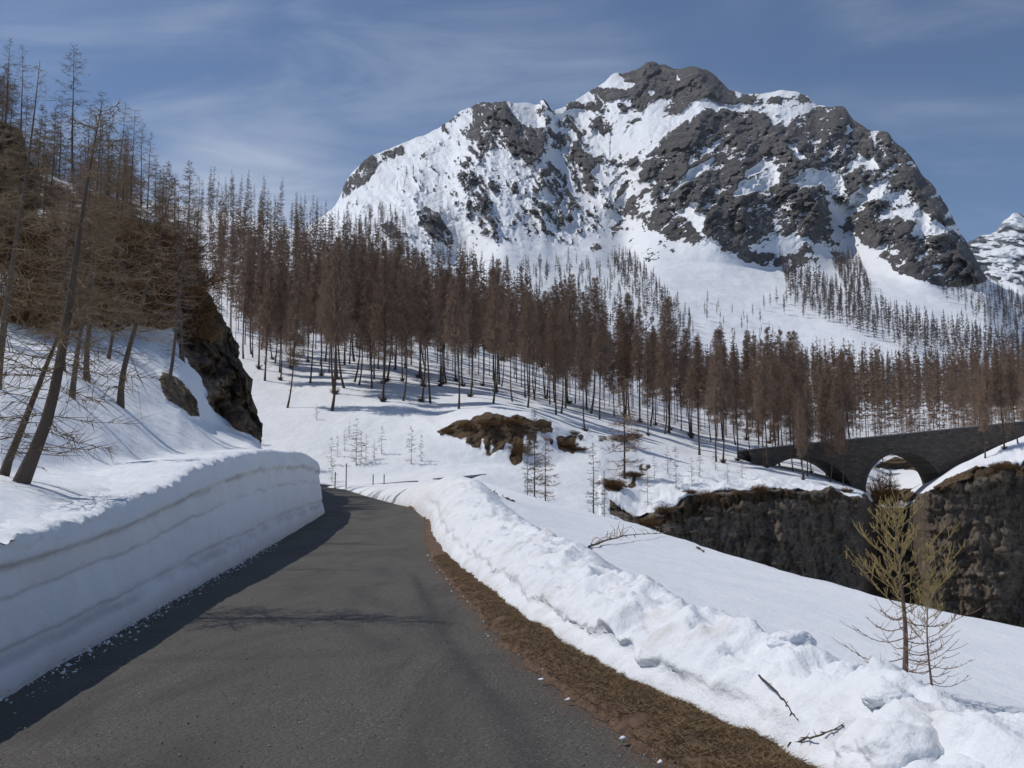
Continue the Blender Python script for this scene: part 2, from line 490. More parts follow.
# the crumbly rim and the sheer face are both one body of snow
wall = tag(link('snow_bank', mesh_data('snow_wall', np.stack([VX, VY, wz], -1), [grid_faces(*VX.shape)], M_wall, True, {'hf': np.clip(np.broadcast_to(hz, VX.shape), 0, 2) * np.where(off > .45, 5, 1)})),
           'tall sheer shaded snow wall cut along the left road edge', 'snow bank')
wall['kind'] = 'thing'

# ------------------------------------------------------------------ thrown-up snow bank on the right
def bank_w(u): return smooth_interp(u, [-30, 4, 6, 7, 9, 14, 25, 45, 110], [.45, .45, .55, .66, .85, 1.1, 1.5, 1.9, 1.9])


us = np.concatenate([np.arange(-6, 22, .055), np.arange(22, 60, .16), np.arange(60, 108, .4)])
w = np.linspace(0, 1, 64)
U, W = np.meshgrid(us, w, indexing='ij')
H = bank_h(U)
width = bank_w(U)
Vo = W * width * 2.1 - .05
fr = Vo / width                                  # 0 foot .. 1 crest .. 2 behind
lump = ridged(U * .9, Vo * 1.5, 2.2, 4) - .4
prof_h = np.where(fr < 1, np.sin(np.clip(fr, 0, 1) * np.pi / 2) ** .62, 1 - .62 * step(fr, 1.0, 2.1))
base_n = .16 * fbm(U * 1.2, 3.3, 0, 4) * (1 - step(U, 48, 56))
rough = step(fr, .0, .2) * (1 - .75 * step(fr, 1.15, 1.6))
nearness = (1 - .35 * step(U, 20, 40)) * (1 - .97 * step(U, 50, 56))
hgt = H * prof_h * (1 + .22 * fbm(U * .33, 8.8, 0, 3) * (1 - .8 * step(U, 50, 58))) + rough * nearness * (.13 * lump * np.clip(H + .3, 0, 1.3) + (.17 + .10 * (1 - step(U, 9, 16))) * fbm(U * 1.5, Vo * 1.7, 7.1, 5, gain=.55) + .05 * fbm(U * 6, Vo * 6, 1., 4))
Vn = vB(U) + base_n + Vo + rough * nearness * .10 * fbm(U * 2.1, hgt * 3.5, 5.5, 4)
ledge = np.exp(-((prof_h - .38 - .08 * noise3(U * .5, 0, 2)) / .06) ** 2) * step(fr, .01, .06) * (fr < 1)
Vn = Vn + .10 * ledge * step(U, 5, 9) * (1 - step(U, 48, 54))
X, Y = uv_xy(U, Vn); Z = road_z(U) + hgt - .03
BKX, BKY, BKZ = X, Y, Z; BPX, BPY = pix(X / np.maximum(Y, .3), (Z - EYE) / np.maximum(Y, .3))


def on_bank(x, y, up=0.):    # the bank surface seen in that direction
    near = np.hypot(BPX - x, BPY - y) + np.where(BKY < 1, 1e6, 0); c = near < near.min() + 4
    i = np.argmin(np.where(c, BKY, 1e9)); return np.array([BKX.flat[i], BKY.flat[i], BKZ.flat[i] + up])


tag(link('snow_bank', mesh_data('rough_bank', np.stack([X, Y, Z], -1), [grid_faces(*U.shape)], M_bank, True, {'hf': np.where(fr < 1, prof_h * .9, 2.)})),
    'rough sunlit bank of thrown-up snow along the right road edge', 'snow bank')['kind'] = 'thing'


# ------------------------------------------------------------------ snowfield beyond the right bank
def field_z(u, v):
    v0 = vB(u) + bank_w(u) + .12; z0 = road_z(u) + bank_h(u) * smooth_interp(u, [-30, 8, 20, 45, 120], [.3, .32, .6, .86, .9])
    vc = smooth_interp(u, [-30, 20, 31, 43, 53, 69, 79, 100, 125], [15, 14.5, 14.4, 15.2, 15.3, 14, 9.7, 6, 4]); zc = smooth_interp(u, [-30, 0, 20, 25, 31, 43, 53, 69, 79, 95, 125], [-1.7, -1.5, -1.24, -1.2, -1.0, -.6, 0, 1.0, 2.9, 3.0, 3.0])
    k = np.clip((v - v0) / (vc - v0), 0, 1)
    z = z0 + (zc - z0) * k ** smooth_interp(u, [-30, 6, 25, 120], [.55, .55, .8, .8]) - .25 * np.sin(np.pi * np.clip(k, 0, 1)) * np.clip((60 - u) / 60, 0, 1)
    over = np.maximum(0, v - vc)
    z = z - over * .55 - .25 * np.minimum(over, 4) ** 2 * .25
    return z + .10 * fbm(u * .18, v * .18, 3, 4) + .022 * fbm(u * .9, v * 1.6, 6, 4)


us = np.concatenate([np.arange(-8, 40, .3), np.arange(40, 100, .6)]); w = np.linspace(0, 1, 110)
U, W = np.meshgrid(us, w, indexing='ij')
Vv = vB(U) + bank_w(U) - .05 + 38 * W ** 1.5
X, Y = uv_xy(U, Vv); Z = field_z(U, Vv)
struct(link('snowfield', mesh_data('snowfield', np.stack([X, Y, Z], -1), [grid_faces(*U.shape)], M_snow)))


def on_field(px, py):
    t, s = ts(px, py)
    for y in np.arange(4, 90, .05):
        x = t * y; u, v = xy_uv(x, y)
        if EYE + s * y <= field_z(np.array(u), np.array(v)): break
    return np.array([x, y, float(field_z(np.array(u), np.array(v)))])


# ------------------------------------------------------------------ hillsides laid out along depth curves
class Hill:
    def __init__(s, curves, pxr, ncol, rows, col_smooth=0, row_smooth=0):
        t0, t1 = ts(np.array(pxr), H0)[0]
        s.T = np.linspace(t0, t1, ncol); cy = []; cz = []
        for c in curves:
            c = np.array(c, float); t, sl = ts(c[:, 0], c[:, 1]); i = np.argsort(t)
            yy = np.interp(s.T, t[i], c[i, 2]); ss = np.interp(s.T, t[i], sl[i])
            if col_smooth: yy = smooth(yy, col_smooth, 0); ss = smooth(ss, col_smooth, 0)
            cy.append(yy); cz.append(EYE + ss * yy)
        Ys, Zs, s.k = [], [], []
        for i in range(len(curves) - 1):
            n = rows[i]
            for j in range(n + (i == len(curves) - 2)):
                f = j / n; Ys.append(cy[i] * (1 - f) + cy[i + 1] * f); Zs.append(cz[i] * (1 - f) + cz[i + 1] * f); s.k.append(i + f)
        s.Y = np.array(Ys); s.Z = np.array(Zs); s.k = np.array(s.k)
        if row_smooth: s.Y = smooth(s.Y, row_smooth, 0); s.Z = smooth(s.Z, row_smooth, 0)
        s.TT = np.broadcast_to(s.T, s.Y.shape)
        s.DX = 0.; s.rock = np.zeros(s.Y.shape); s.earth = np.zeros(s.Y.shape)

    def S(s): return (s.Z - EYE) / s.Y

    def px(s): return pix(s.TT, s.S())

    def push(s, d):      # relief along the line of depth: the ground moves nearer or farther
        S = s.S(); s.Y = s.Y + d; s.Z = EYE + S * s.Y

    def build(s, name, mat):
        s.X = s.TT * s.Y + s.DX
        return link(name, mesh_data(name, np.stack([s.X, s.Y, s.Z], -1), [grid_faces(*s.Y.shape)], mat, True, {'rock': s.rock, 'earth': s.earth}))

    def at(s, px, py):   # the ground seen in that direction
        t, sl = ts(px, py); c = int(np.clip(round((t - s.T[0]) / (s.T[1] - s.T[0])), 0, len(s.T) - 1))
        col = s.S()[:, c]; i = np.nonzero(col >= sl)[0]
        i = i[0] if len(i) else int(col.argmax())
        y = s.Y[i, c]; return np.array([s.T[c] * y, y, s.Z[i, c]])

    def height(s, x, y):
        t = x / y; c = int(np.clip(round((t - s.T[0]) / (s.T[1] - s.T[0])), 0, len(s.T) - 1))
        return float(np.interp(y, np.maximum.accumulate(s.Y[:, c]), s.Z[:, c]))


# left spur with its rock outcrop
LU = np.array([-4, 3, 8, 11, 17.5, 20.5, 31, 45, 53, 56.]); lx, ly = uv_xy(LU, vL(LU) - .45)
lt, lz = lx / ly, wall_top(LU) - .05
lp = [tuple(np.array(pix(lt[i], (lz[i] - EYE) / ly[i]))) + (ly[i],) for i in range(2, len(LU))]
lp = [(-900, 900, 3.2), (-400, 690, 5.0)] + [p for p in lp]
left = Hill([
    lp,
    [(-900, 560, 8), (-400, 505, 9.5), (-100, 494, 11), (0, 487, 12.5), (130, 485, 17), (200, 468, 25), (260, 457, 38), (290, 460, 45), (300, 466, 48), (318, 500, 52)],
    [(-900, 520, 10), (-400, 490, 12), (0, 474, 15), (100, 464, 23), (200, 453, 35), (250, 446, 45), (262, 448, 50), (285, 462, 53), (300, 474, 55), (318, 505, 56)],
    [(-900, 350, 18), (-400, 380, 19), (0, 405, 21), (60, 395, 27), (130, 408, 34), (180, 405, 42), (215, 425, 49), (255, 440, 52), (262, 450, 54), (300, 480, 60), (318, 506, 60)],
    [(-900, 250, 35), (-400, 260, 35), (0, 335, 38), (100, 340, 46), (150, 335, 51), (180, 342, 53), (200, 352, 54), (235, 398, 55), (256, 436, 55.5), (264, 455, 57), (300, 484, 63), (318, 507, 63)],
    [(-900, 120, 60), (-400, 130, 60), (0, 212, 60), (130, 242, 60), (180, 272, 61), (200, 302, 61), (215, 322, 60), (235, 367, 58.5), (256, 428, 57), (264, 458, 60), (300, 486, 66), (318, 508, 66)],
    [(-900, 0, 90), (-400, 40, 90), (-100, 85, 90), (0, 115, 88), (20, 125, 87), (28, 160, 86), (60, 178, 84), (100, 190, 82), (150, 207, 78), (190, 247, 71), (205, 288, 67), (225, 322, 64), (245, 372, 61), (257, 430, 58), (266, 462, 64), (300, 488, 69), (318, 509, 69)],
    [(-900, 60, 130), (-100, 150, 130), (28, 190, 126), (100, 215, 122), (150, 245, 115), (190, 300, 105), (205, 340, 95), (225, 390, 88), (245, 430, 80), (257, 460, 76), (266, 490, 84), (318, 530, 80)],
], (-900, 318), 700, [16, 10, 30, 34, 40, 40, 10], 1, 2)
px, py = left.px()
n1 = fbm(left.TT * 45, left.Z * .12, left.Y * .05, 4)
wx, wy = px + 9 * fbm(px * .03, py * .03, 1, 3), py + 9 * fbm(px * .03, py * .03, 5, 3)
for poly, v in (([(168, 298), (185, 280), (205, 285), (225, 318), (246, 370), (262, 445), (240, 430), (214, 408), (200, 372), (186, 352), (176, 330)], 1.), ([(158, 375), (178, 372), (196, 400), (200, 418), (182, 412), (165, 398)], .9),
                ([(-60, 60), (27, 100), (32, 160), (40, 260), (-60, 300)], .9), ([(70, 225), (190, 240), (200, 300), (160, 310), (60, 300)], .62), ([(105, 215), (150, 225), (148, 245), (105, 240)], -1.)):
    k = inside(wx, wy, poly); left.rock = np.where(k, max(v, 0), left.rock)
left.rock = smooth(smooth(left.rock, 1, 0), 1, 1)
left.rock = np.clip(left.rock + .5 * step(left.k, 4.3, 5.2)[:, None] * (px < 215) * (n1 + .75), 0, 1)
left.earth = np.clip(step(left.k, 4.0, 4.7)[:, None] * (px < 214) * (.72 + .8 * n1), 0, 1) * .9
left.DX = left.rock * step(left.Y, 30, 50) * (1.0 * fbm(left.Y * .2, left.Z * .45, 4., 5, gain=.6) + .35 * noise3(left.Y * .9, left.Z * 1.4, 6.))
left.push(left.rock * (4.2 * (ridged(left.TT * 24, left.Z * .2, 3., 6, gain=.62) - .55) + 1.1 * fbm(left.TT * 120, left.Z * .8, 1, 4)) * step(left.Y, 30, 55))
left.earth = np.maximum(left.earth, left.rock * .62 * step(fbm(left.TT * 40, left.Z * .3, 8., 4), -.4, .1) * (px > 120))
left.Z += (1 - left.rock) * (.22 * fbm(left.TT * left.Y * .16, left.Y * .16, 2, 4) * step(left.Y, 9, 20) + .03 * fbm(left.TT * left.Y * .9, left.Y * .9, 2, 3))
struct(left.build('hillside', M_spur))

# the valley side with the clearing, the gorge and the wooded slope
mid = Hill([
    [(-300, 540, 82), (250, 500, 84), (330, 496, 90), (400, 494, 90), (480, 496, 88), (560, 530, 84), (640, 570, 80), (700, 640, 80), (1200, 700, 80)],
    [(-300, 505, 92), (250, 490, 100), (330, 488, 103), (400, 486, 100), (480, 482, 100), (560, 508, 98), (600, 520, 96), (640, 535, 95), (680, 560, 99), (720, 590, 104), (800, 625, 106), (860, 640, 110), (880, 640, 122), (905, 640, 122), (925, 640, 112), (1024, 655, 112), (1200, 660, 112)],
    [(-300, 490, 100), (250, 484, 105), (330, 480, 107), (400, 477, 106), (480, 470, 106), (560, 482, 106), (600, 500, 103), (640, 519, 100), (660, 506, 101), (700, 497, 106), (760, 488, 110), (820, 490, 113), (862, 496, 118), (878, 512, 139), (905, 512, 140), (925, 493, 116), (945, 487, 114), (1024, 470, 115), (1200, 440, 115)],
    [(-300, 460, 112), (250, 445, 116), (330, 440, 118), (430, 446, 114), (470, 462, 111), (540, 468, 112), (600, 455, 118), (640, 470, 118), (700, 466, 125), (760, 470, 128), (820, 480, 129), (862, 491, 130), (880, 504, 142), (905, 504, 143), (930, 488, 123), (960, 466, 123), (1000, 446, 124), (1024, 436, 124), (1200, 380, 122)],
    [(-300, 420, 124), (250, 414, 127), (330, 408, 130), (400, 405, 130), (436, 426, 119), (460, 421, 118), (490, 414, 118), (530, 415, 119), (552, 424, 121), (575, 432, 125), (640, 442, 132), (700, 454, 138), (760, 462, 141), (800, 466, 143), (862, 484, 147), (890, 496, 150), (930, 478, 150), (960, 462, 148), (1000, 450, 146), (1200, 400, 140)],
    [(-300, 350, 170), (200, 345, 165), (300, 372, 155), (400, 385, 148), (500, 397, 145), (600, 418, 150), (700, 440, 156), (760, 448, 160), (860, 464, 165), (890, 470, 168), (930, 462, 168), (1000, 442, 160), (1200, 390, 160)],
    [(-300, 290, 230), (200, 318, 205), (300, 340, 195), (400, 355, 190), (500, 380, 185), (600, 406, 182), (700, 430, 184), (760, 438, 186), (860, 446, 190), (940, 448, 190), (1024, 440, 190), (1200, 400, 190)],
    [(-300, 200, 330), (0, 220, 320), (200, 250, 310), (300, 268, 300), (400, 300, 275), (500, 330, 262), (600, 372, 258), (700, 407, 255), (800, 418, 255), (900, 422, 255), (1024, 420, 255), (1200, 400, 255)],
    [(-300, 150, 420), (100, 190, 410), (200, 203, 405), (260, 214, 395), (300, 226, 385), (330, 238, 375), (345, 246, 370), (400, 277, 350), (500, 317, 345), (600, 362, 340), (700, 393, 340), (800, 398, 340), (1024, 405, 340), (1200, 400, 340)],
    [(-300, 230, 560), (200, 270, 560), (300, 290, 540), (345, 310, 520), (400, 330, 480), (500, 365, 440), (600, 400, 430), (700, 420, 430), (1200, 430, 430)],
], (-300, 1200), 1250, [8, 90, 26, 40, 26, 26, 26, 24, 8], 3, 2)
px, py = mid.px()
wx, wy = px + 9 * fbm(px * .05, py * .05, 1, 5, gain=.7), py + 9 * fbm(px * .06, py * .04, 5, 5, gain=.7)
k = mid.k[:, None]
cl = (px > 610) & (k > .6) & (k < 2.06) & ((px > 655) | (k > 1.3)) & (px < 1300)
mid.rock = np.where(cl, 1., 0.); mid.rock = np.where((px > 862) & (px < 925) & (k > .5) & (k < 2.5), 1., mid.rock)
mid.rock = np.where(inside(wx, wy, [(975, 470), (1000, 462), (1100, 450), (1100, 500), (960, 500)]), 1, mid.rock)
for poly, v in (([(434, 431), (450, 424), (486, 413), (520, 416), (553, 423), (556, 431), (536, 434), (532, 452), (512, 464), (500, 448), (487, 456), (470, 444), (455, 438)], 1.), ([(596, 478), (628, 486), (644, 458), (650, 470), (640, 486), (622, 496), (600, 494)], .75), ([(548, 440), (562, 436), (580, 436), (584, 448), (575, 456), (558, 450)], .9),
                ([(640, 520), (690, 497), (760, 489), (860, 496), (860, 506), (760, 502), (700, 512), (640, 534)], .62), ([(930, 486), (980, 466), (1040, 462), (1040, 478), (985, 480), (940, 494)], .7), ([(585, 436), (640, 432), (645, 440), (600, 443)], .55), ([(868, 466), (890, 458), (935, 462), (935, 472), (900, 470)], .9), ([(872, 492), (905, 486), (925, 500), (870, 506)], .8)):
    mid.earth = np.where(inside(wx, wy, poly), v, mid.earth)
tongue = fbm(px * .10, py * .028, 6, 4, gain=.6)
mid.earth = mid.earth * (1 - .75 * step(tongue, .08, .3) * step(py, 424, 440) * (px < 660))
mid.rock = smooth(mid.rock, 1, 1)
mid.earth = smooth(smooth(mid.earth, 1, 0), 1, 1)
body = np.clip(mid.rock + mid.earth, 0, 1)
edge = step(mid.k, .7, 1.3)[:, None] * (1 - step(mid.k, 2.3, 3.2)[:, None]) * (px > 600) * (1 - .8 * ((px > 868) & (px < 915)))
mid.Z += edge * (1.5 * fbm(mid.TT * mid.Y * .16, mid.Y * .16, 1, 5, gain=.6))
ledge_ = mid.Z * .42 + 1.2 * fbm(mid.TT * 14, mid.Z * .1, 4, 4); saw = ledge_ - np.floor(ledge_)
mid.push(mid.rock * (3 * (ridged(mid.TT * 16, mid.Z * .08, 1., 5, gain=.55) - .55) + .55 * saw + 1.2 * fbm(mid.TT * 110, mid.Z * .8, 2, 5, gain=.65)) + mid.earth * 1.8 * fbm(mid.TT * 60, mid.Z * .6, 2, 5, gain=.65))
mid.Z += (1 - body) * (.55 * fbm(mid.TT * mid.Y * .07, mid.Y * .07, 2, 4) + .07 * fbm(mid.TT * mid.Y * .4, mid.Y * .4, 7, 3))
struct(mid.build('slope', M_hill))

# ------------------------------------------------------------------ the mountain
SKY = [(300, 232, 1150), (335, 205, 1180), (342, 192, 1220), (345, 181, 1250), (352, 172, 1280), (366, 160, 1320), (380, 152, 1350), (400, 143, 1400), (420, 136, 1450), (440, 127, 1500), (452, 119, 1540), (460, 110, 1560), (470, 106, 1580), (478, 102, 1590), (492, 99, 1600), (505, 99, 1610), (517, 102, 1640), (530, 103, 1680), (538, 104, 1700), (543, 96, 1700), (548, 101, 1710), (553, 109, 1740), (562, 107, 1800), (575, 100, 1880), (590, 90, 1950), (604, 82, 2000), (613, 73, 2030), (620, 71, 2040), (634, 70, 2060), (641, 66, 2070), (648, 62.5, 2080), (664, 63.5, 2090), (675, 67.5, 2090), (690, 66, 2080), (700, 66, 2070), (712, 72, 2060), (722, 82, 2040), (730, 88, 2020), (742, 92, 2000), (760, 94, 2000), (768, 92, 2000), (780, 89, 1990), (795, 90, 1980), (808, 95, 1960), (815, 103, 1940), (832, 105, 1900), (845, 108, 1870), (852, 120, 1840), (864, 128, 1800), (868, 131, 1780), (876, 130, 1760), (888, 131, 1740), (894, 141, 1700), (905, 149, 1660), (914, 160, 1620), (922, 175, 1580), (933, 184, 1540), (940, 196, 1500), (948, 210, 1450), (956, 224, 1400), (966, 240, 1340), (975, 256, 1280), (983, 272, 1220), (990, 281, 1200), (1010, 290, 1250), (1030, 300, 1300), (1100, 330, 1350), (1250, 380, 1400)]


def curve_off(frac, dep, low):   # a contour part of the way up between the foot of the cliffs and the skyline
    o = []
    for x, y, Yd in SKY:
        yl = np.interp(x, low[0], low[1]); Yl = np.interp(x, low[0], low[2])
        o.append((x, yl + (y - yl) * frac, Yl + (Yd - Yl) * dep))
    return o


foot = np.array([(300, 300, 640), (340, 285, 640), (400, 290, 640), (450, 285, 700), (500, 268, 760), (560, 272, 800), (620, 268, 860), (660, 262, 900), (700, 262, 930), (760, 268, 940), (800, 272, 930), (850, 268, 930), (900, 280, 920), (945, 290, 900), (985, 292, 900), (1024, 330, 900), (1250, 400, 900)], float).T
mt = Hill([
    [(200, 330, 400), (340, 320, 400), (400, 335, 400), (500, 365, 400), (600, 400, 400), (700, 418, 400), (800, 425, 400), (1250, 440, 400)],
    [(200, 310, 520), (340, 300, 520), (400, 312, 520), (500, 320, 560), (600, 335, 600), (700, 352, 620), (800, 362, 640), (900, 360, 660), (1024, 365, 700), (1250, 410, 700)],
    [tuple(r) for r in foot.T],
    curve_off(.35, .22, foot), curve_off(.65, .5, foot), curve_off(.85, .78, foot), SKY,
    [(x, y + 45 + .1 * abs(x - 640), Yd + 330) for x, y, Yd in SKY],
], (296, 1250), 1150, [30, 60, 110, 110, 70, 50, 8], 2, 1)
px, py = mt.px()
# broad shape: buttresses stand forward, couloirs and the upper basin lie back
g = lambda cx, cy, rx, ry: np.exp(-((px - cx) / rx) ** 2 - ((py - cy) / ry) ** 2)
fade = step(mt.k, 1.2, 2.4)[:, None] * (1 - step(mt.k, 5.2, 6.0))[:, None]
broad_d = -150 * g(730, 200, 70, 75) + 170 * g(590, 160, 45, 55) + 90 * g(625, 215, 18, 60) - 90 * g(515, 185, 60, 60) - 100 * g(930, 250, 40, 50) + 130 * g(845, 225, 22, 60) - 60 * g(835, 145, 40, 40) - 60 * g(400, 225, 40, 40) + 70 * g(470, 235, 22, 40)
mt.push(broad_d * fade)
RX = fbm(px * .05, py * .05, 1, 4); RY = fbm(px * .05, py * .05, 5, 4)
wx, wy = px + 7 * RX, py + 6 * RY
ROCKS = [
    ([(343, 197), (343, 185), (349, 174), (360, 163), (373, 156), (387, 150), (401, 145), (410, 147), (402, 155), (387, 161), (376, 167), (373, 177), (370, 183), (356, 189), (346, 197)], 1.),
    ([(470, 105), (478, 98), (503, 97), (510, 108), (515, 116), (522, 124), (530, 128), (552, 128), (560, 134), (568, 140), (570, 147), (560, 152), (548, 153), (533, 160), (528, 162), (518, 158), (505, 152), (497, 146), (490, 148), (482, 156), (478, 150), (464, 136), (460, 128), (470, 120)], .9),
    ([(452, 140), (484, 150), (485, 156), (470, 155), (455, 148)], .6), ([(455, 152), (472, 163), (488, 186), (492, 215), (500, 237), (485, 234), (468, 215), (455, 175)], .68),
    ([(486, 184), (500, 178), (512, 181), (523, 193), (517, 199), (500, 199)], .85), ([(480, 182), (492, 200), (500, 226), (490, 234), (480, 226)], .8),
    ([(510, 217), (519, 204), (533, 207), (532, 196), (542, 200), (553, 210), (565, 222), (556, 232), (543, 244), (530, 240), (525, 227)], .82),
    ([(539, 172), (555, 166), (564, 174), (568, 186), (579, 198), (570, 207), (558, 200), (554, 188), (543, 183)], .9),
    ([(561, 153), (578, 140), (587, 153), (597, 162), (598, 171), (591, 174), (595, 182), (596, 196), (580, 194), (570, 180), (565, 164)], .88), ([(594, 158), (602, 152), (608, 161), (602, 164)], 1.),
    ([(556, 125), (560, 119), (568, 113), (577, 122), (585, 132), (580, 137), (570, 130)], 1.), ([(585, 125), (596, 117), (608, 115), (618, 129), (603, 135), (590, 131)], 1.),
    ([(565, 111), (574, 101), (588, 103), (599, 99), (611, 111), (606, 115), (592, 110), (577, 112)], 1.), ([(530, 110), (541, 108), (555, 124), (549, 124)], .8), ([(541, 92), (549, 96), (554, 111), (542, 109)], 1.),
    ([(584, 92), (594, 87), (632, 86), (633, 83), (624, 81), (614, 68), (632, 66), (649, 57), (667, 58), (675, 62), (699, 60), (713, 68), (725, 82), (736, 92), (740, 103), (717, 100), (702, 98), (689, 106), (680, 112), (664, 116), (663, 108), (674, 95), (658, 102), (639, 110), (632, 105), (633, 95), (608, 102), (594, 95)], 1.),
    ([(614, 107), (620, 104), (632, 106), (639, 109), (625, 113)], 1.), ([(626, 123), (638, 112), (643, 119), (633, 126)], 1.),
    ([(728, 93), (761, 98), (782, 97), (786, 92), (805, 95), (815, 103), (792, 108), (783, 105), (764, 104), (746, 105), (728, 103)], 1.),
    ([(777, 128), (797, 118), (821, 106), (844, 102), (856, 118), (868, 128), (873, 148), (878, 165), (860, 163), (846, 171), (827, 174), (806, 167), (795, 150), (785, 140)], .97),
    ([(638, 160), (658, 142), (685, 120), (705, 109), (740, 111), (758, 113), (768, 119), (777, 130), (788, 142), (799, 155), (805, 170), (814, 190), (824, 196), (830, 213), (836, 242), (815, 244), (800, 234), (770, 240), (753, 245), (729, 254), (718, 245), (700, 232), (704, 217), (690, 217), (676, 211), (667, 195), (655, 180), (640, 170)], .97),
    ([(731, 257), (750, 247), (762, 250), (780, 253), (791, 254), (811, 245), (823, 266), (802, 269), (789, 274), (770, 271), (753, 265)], .95),
    ([(609, 163), (627, 148), (640, 156), (642, 168), (655, 182), (666, 195), (660, 200), (646, 196), (632, 190), (624, 176), (614, 172)], .62),
    ([(638, 220), (672, 208), (690, 220), (702, 238), (695, 244), (672, 241), (666, 233), (643, 231)], .95), ([(625, 200), (650, 190), (668, 194), (677, 211), (645, 222), (628, 213)], .78),
    ([(605, 184), (618, 173), (623, 174), (612, 187)], .9), ([(614, 193), (625, 182), (640, 171), (642, 177), (628, 189), (620, 198)], .9),
    ([(611, 229), (620, 221), (623, 230), (612, 233)], .9), ([(582, 214), (590, 215), (588, 221)], .9), ([(595, 220), (610, 222), (603, 229), (597, 226)], .85), ([(615, 210), (630, 200), (641, 200), (641, 218), (627, 218)], .85),
    ([(633, 250), (651, 246), (666, 259), (651, 263)], .85), ([(650, 238), (668, 242), (666, 249), (655, 246)], .9), ([(667, 248), (677, 249), (678, 257)], .85),
    ([(834, 180), (852, 171), (886, 168), (920, 170), (928, 176), (942, 183), (948, 202), (960, 222), (962, 232), (938, 220), (918, 207), (908, 194), (886, 179), (860, 184), (848, 196)], .93),
    ([(873, 148), (878, 129), (890, 127), (908, 148), (918, 162), (928, 178), (886, 173), (874, 162)], .92),
    ([(836, 227), (867, 203), (890, 199), (898, 209), (875, 222), (895, 214), (919, 224), (899, 238), (867, 249), (855, 233)], .95), ([(886, 183), (905, 187), (916, 206), (897, 206), (885, 195)], .65),
    ([(879, 255), (890, 242), (912, 236), (933, 233), (955, 231), (970, 243), (980, 258), (990, 280), (963, 286), (946, 289), (925, 283), (903, 275), (886, 264)], 1.),
    ([(823, 191), (850, 198), (845, 203), (828, 199)], .95), ([(793, 183), (830, 184), (822, 194), (802, 191)], .8), ([(831, 252), (845, 253), (848, 263), (834, 263)], .95),
    ([(416, 205), (431, 203), (441, 217), (451, 231), (459, 244), (446, 247), (434, 241), (420, 227), (416, 212)], 1.), ([(376, 226), (399, 221), (403, 240), (386, 237)], .95),
    ([(425, 190), (446, 183), (446, 193)], .8), ([(446, 171), (462, 172), (461, 180)], .85), ([(425, 183), (450, 165), (470, 160), (490, 200), (480, 226), (455, 217), (438, 206)], .45),
    ([(439, 129), (453, 116), (462, 110), (458, 122), (448, 132)], .7), ([(500, 238), (530, 240), (560, 235), (575, 250), (540, 262), (505, 255)], .22), ([(400, 165), (430, 150), (440, 160), (420, 180), (405, 190)], .25)]
SNOWS = [
    ([(667, 195), (671, 186), (692, 169), (714, 157), (718, 158), (704, 171), (684, 185)], 1.), ([(686, 164), (693, 157), (699, 158), (689, 166)], 1.), ([(700, 157), (712, 147), (720, 139), (717, 149)], .8),
    ([(728, 196), (739, 184), (748, 170), (764, 158), (776, 166), (780, 181), (760, 190), (739, 196)], .8), ([(675, 211), (695, 202), (700, 203), (693, 212), (707, 216), (701, 232), (690, 221)], 1.), ([(699, 208), (715, 201), (718, 203), (704, 210)], 1.),
    ([(785, 140), (795, 146), (808, 159), (799, 160)], .7), ([(788, 178), (800, 169), (820, 171), (840, 175), (848, 191), (832, 188), (812, 183), (800, 187)], .75), ([(845, 171), (860, 153), (880, 165), (860, 164)], .95),
    ([(594, 87), (604, 81), (613, 72), (621, 80), (624, 83), (634, 84), (632, 87), (606, 88)], 1.), ([(648, 92), (652, 89), (656, 92), (652, 95)], 1.), ([(675, 74), (681, 80), (677, 81)], 1.), ([(771, 95), (785, 89), (800, 90), (790, 97)], 1.), ([(783, 103), (796, 100), (800, 103), (786, 106)], .9),
    ([(656, 130), (672, 120), (690, 106), (700, 100), (708, 104), (690, 117), (674, 127)], 1.), ([(700, 99), (717, 100), (745, 108), (738, 111), (718, 104)], 1.)]
px_mean = lambda p: float(np.mean([q[0] for q in p])); py_mean = lambda p: float(np.mean([q[1] for q in p]))
RIDGES = [([(500, 97), (512, 125), (530, 150), (556, 195), (592, 250)], 34, 1.), ([(500, 97), (482, 140), (470, 175), (492, 230)], 26, .8), ([(545, 95), (572, 140), (590, 165), (606, 205)], 24, .9), ([(455, 118), (425, 160), (412, 205), (440, 245)], 24, .6),
          ([(648, 62), (640, 90), (600, 110), (588, 130)], 22, .6), ([(690, 66), (712, 90), (728, 108), (765, 122), (790, 150), (812, 190), (830, 238)], 34, 1.1), ([(705, 108), (680, 150), (690, 190), (712, 228)], 36, 1.1), ([(728, 108), (745, 160), (742, 210), (752, 250)], 28, .9), ([(640, 160), (655, 190), (670, 225)], 20, .7),
          ([(845, 104), (828, 140), (800, 165)], 26, .7), ([(845, 104), (868, 135), (874, 165), (850, 195)], 26, .9), ([(890, 129), (905, 165), (925, 195), (950, 235), (978, 280)], 30, 1.), ([(886, 180), (866, 215), (880, 240)], 24, .8), ([(925, 195), (905, 235), (915, 275)], 24, .8), ([(345, 183), (352, 200)], 20, .5)]


def seg_dist(px, py, pts):
    best = np.full(px.shape, 1e9)
    for (x0, y0), (x1, y1) in zip(pts[:-1], pts[1:]):
        dx, dy = x1 - x0, y1 - y0; t = np.clip(((px - x0) * dx + (py - y0) * dy) / (dx * dx + dy * dy), 0, 1)
        best = np.minimum(best, np.hypot(px - x0 - t * dx, py - y0 - t * dy))
    return best


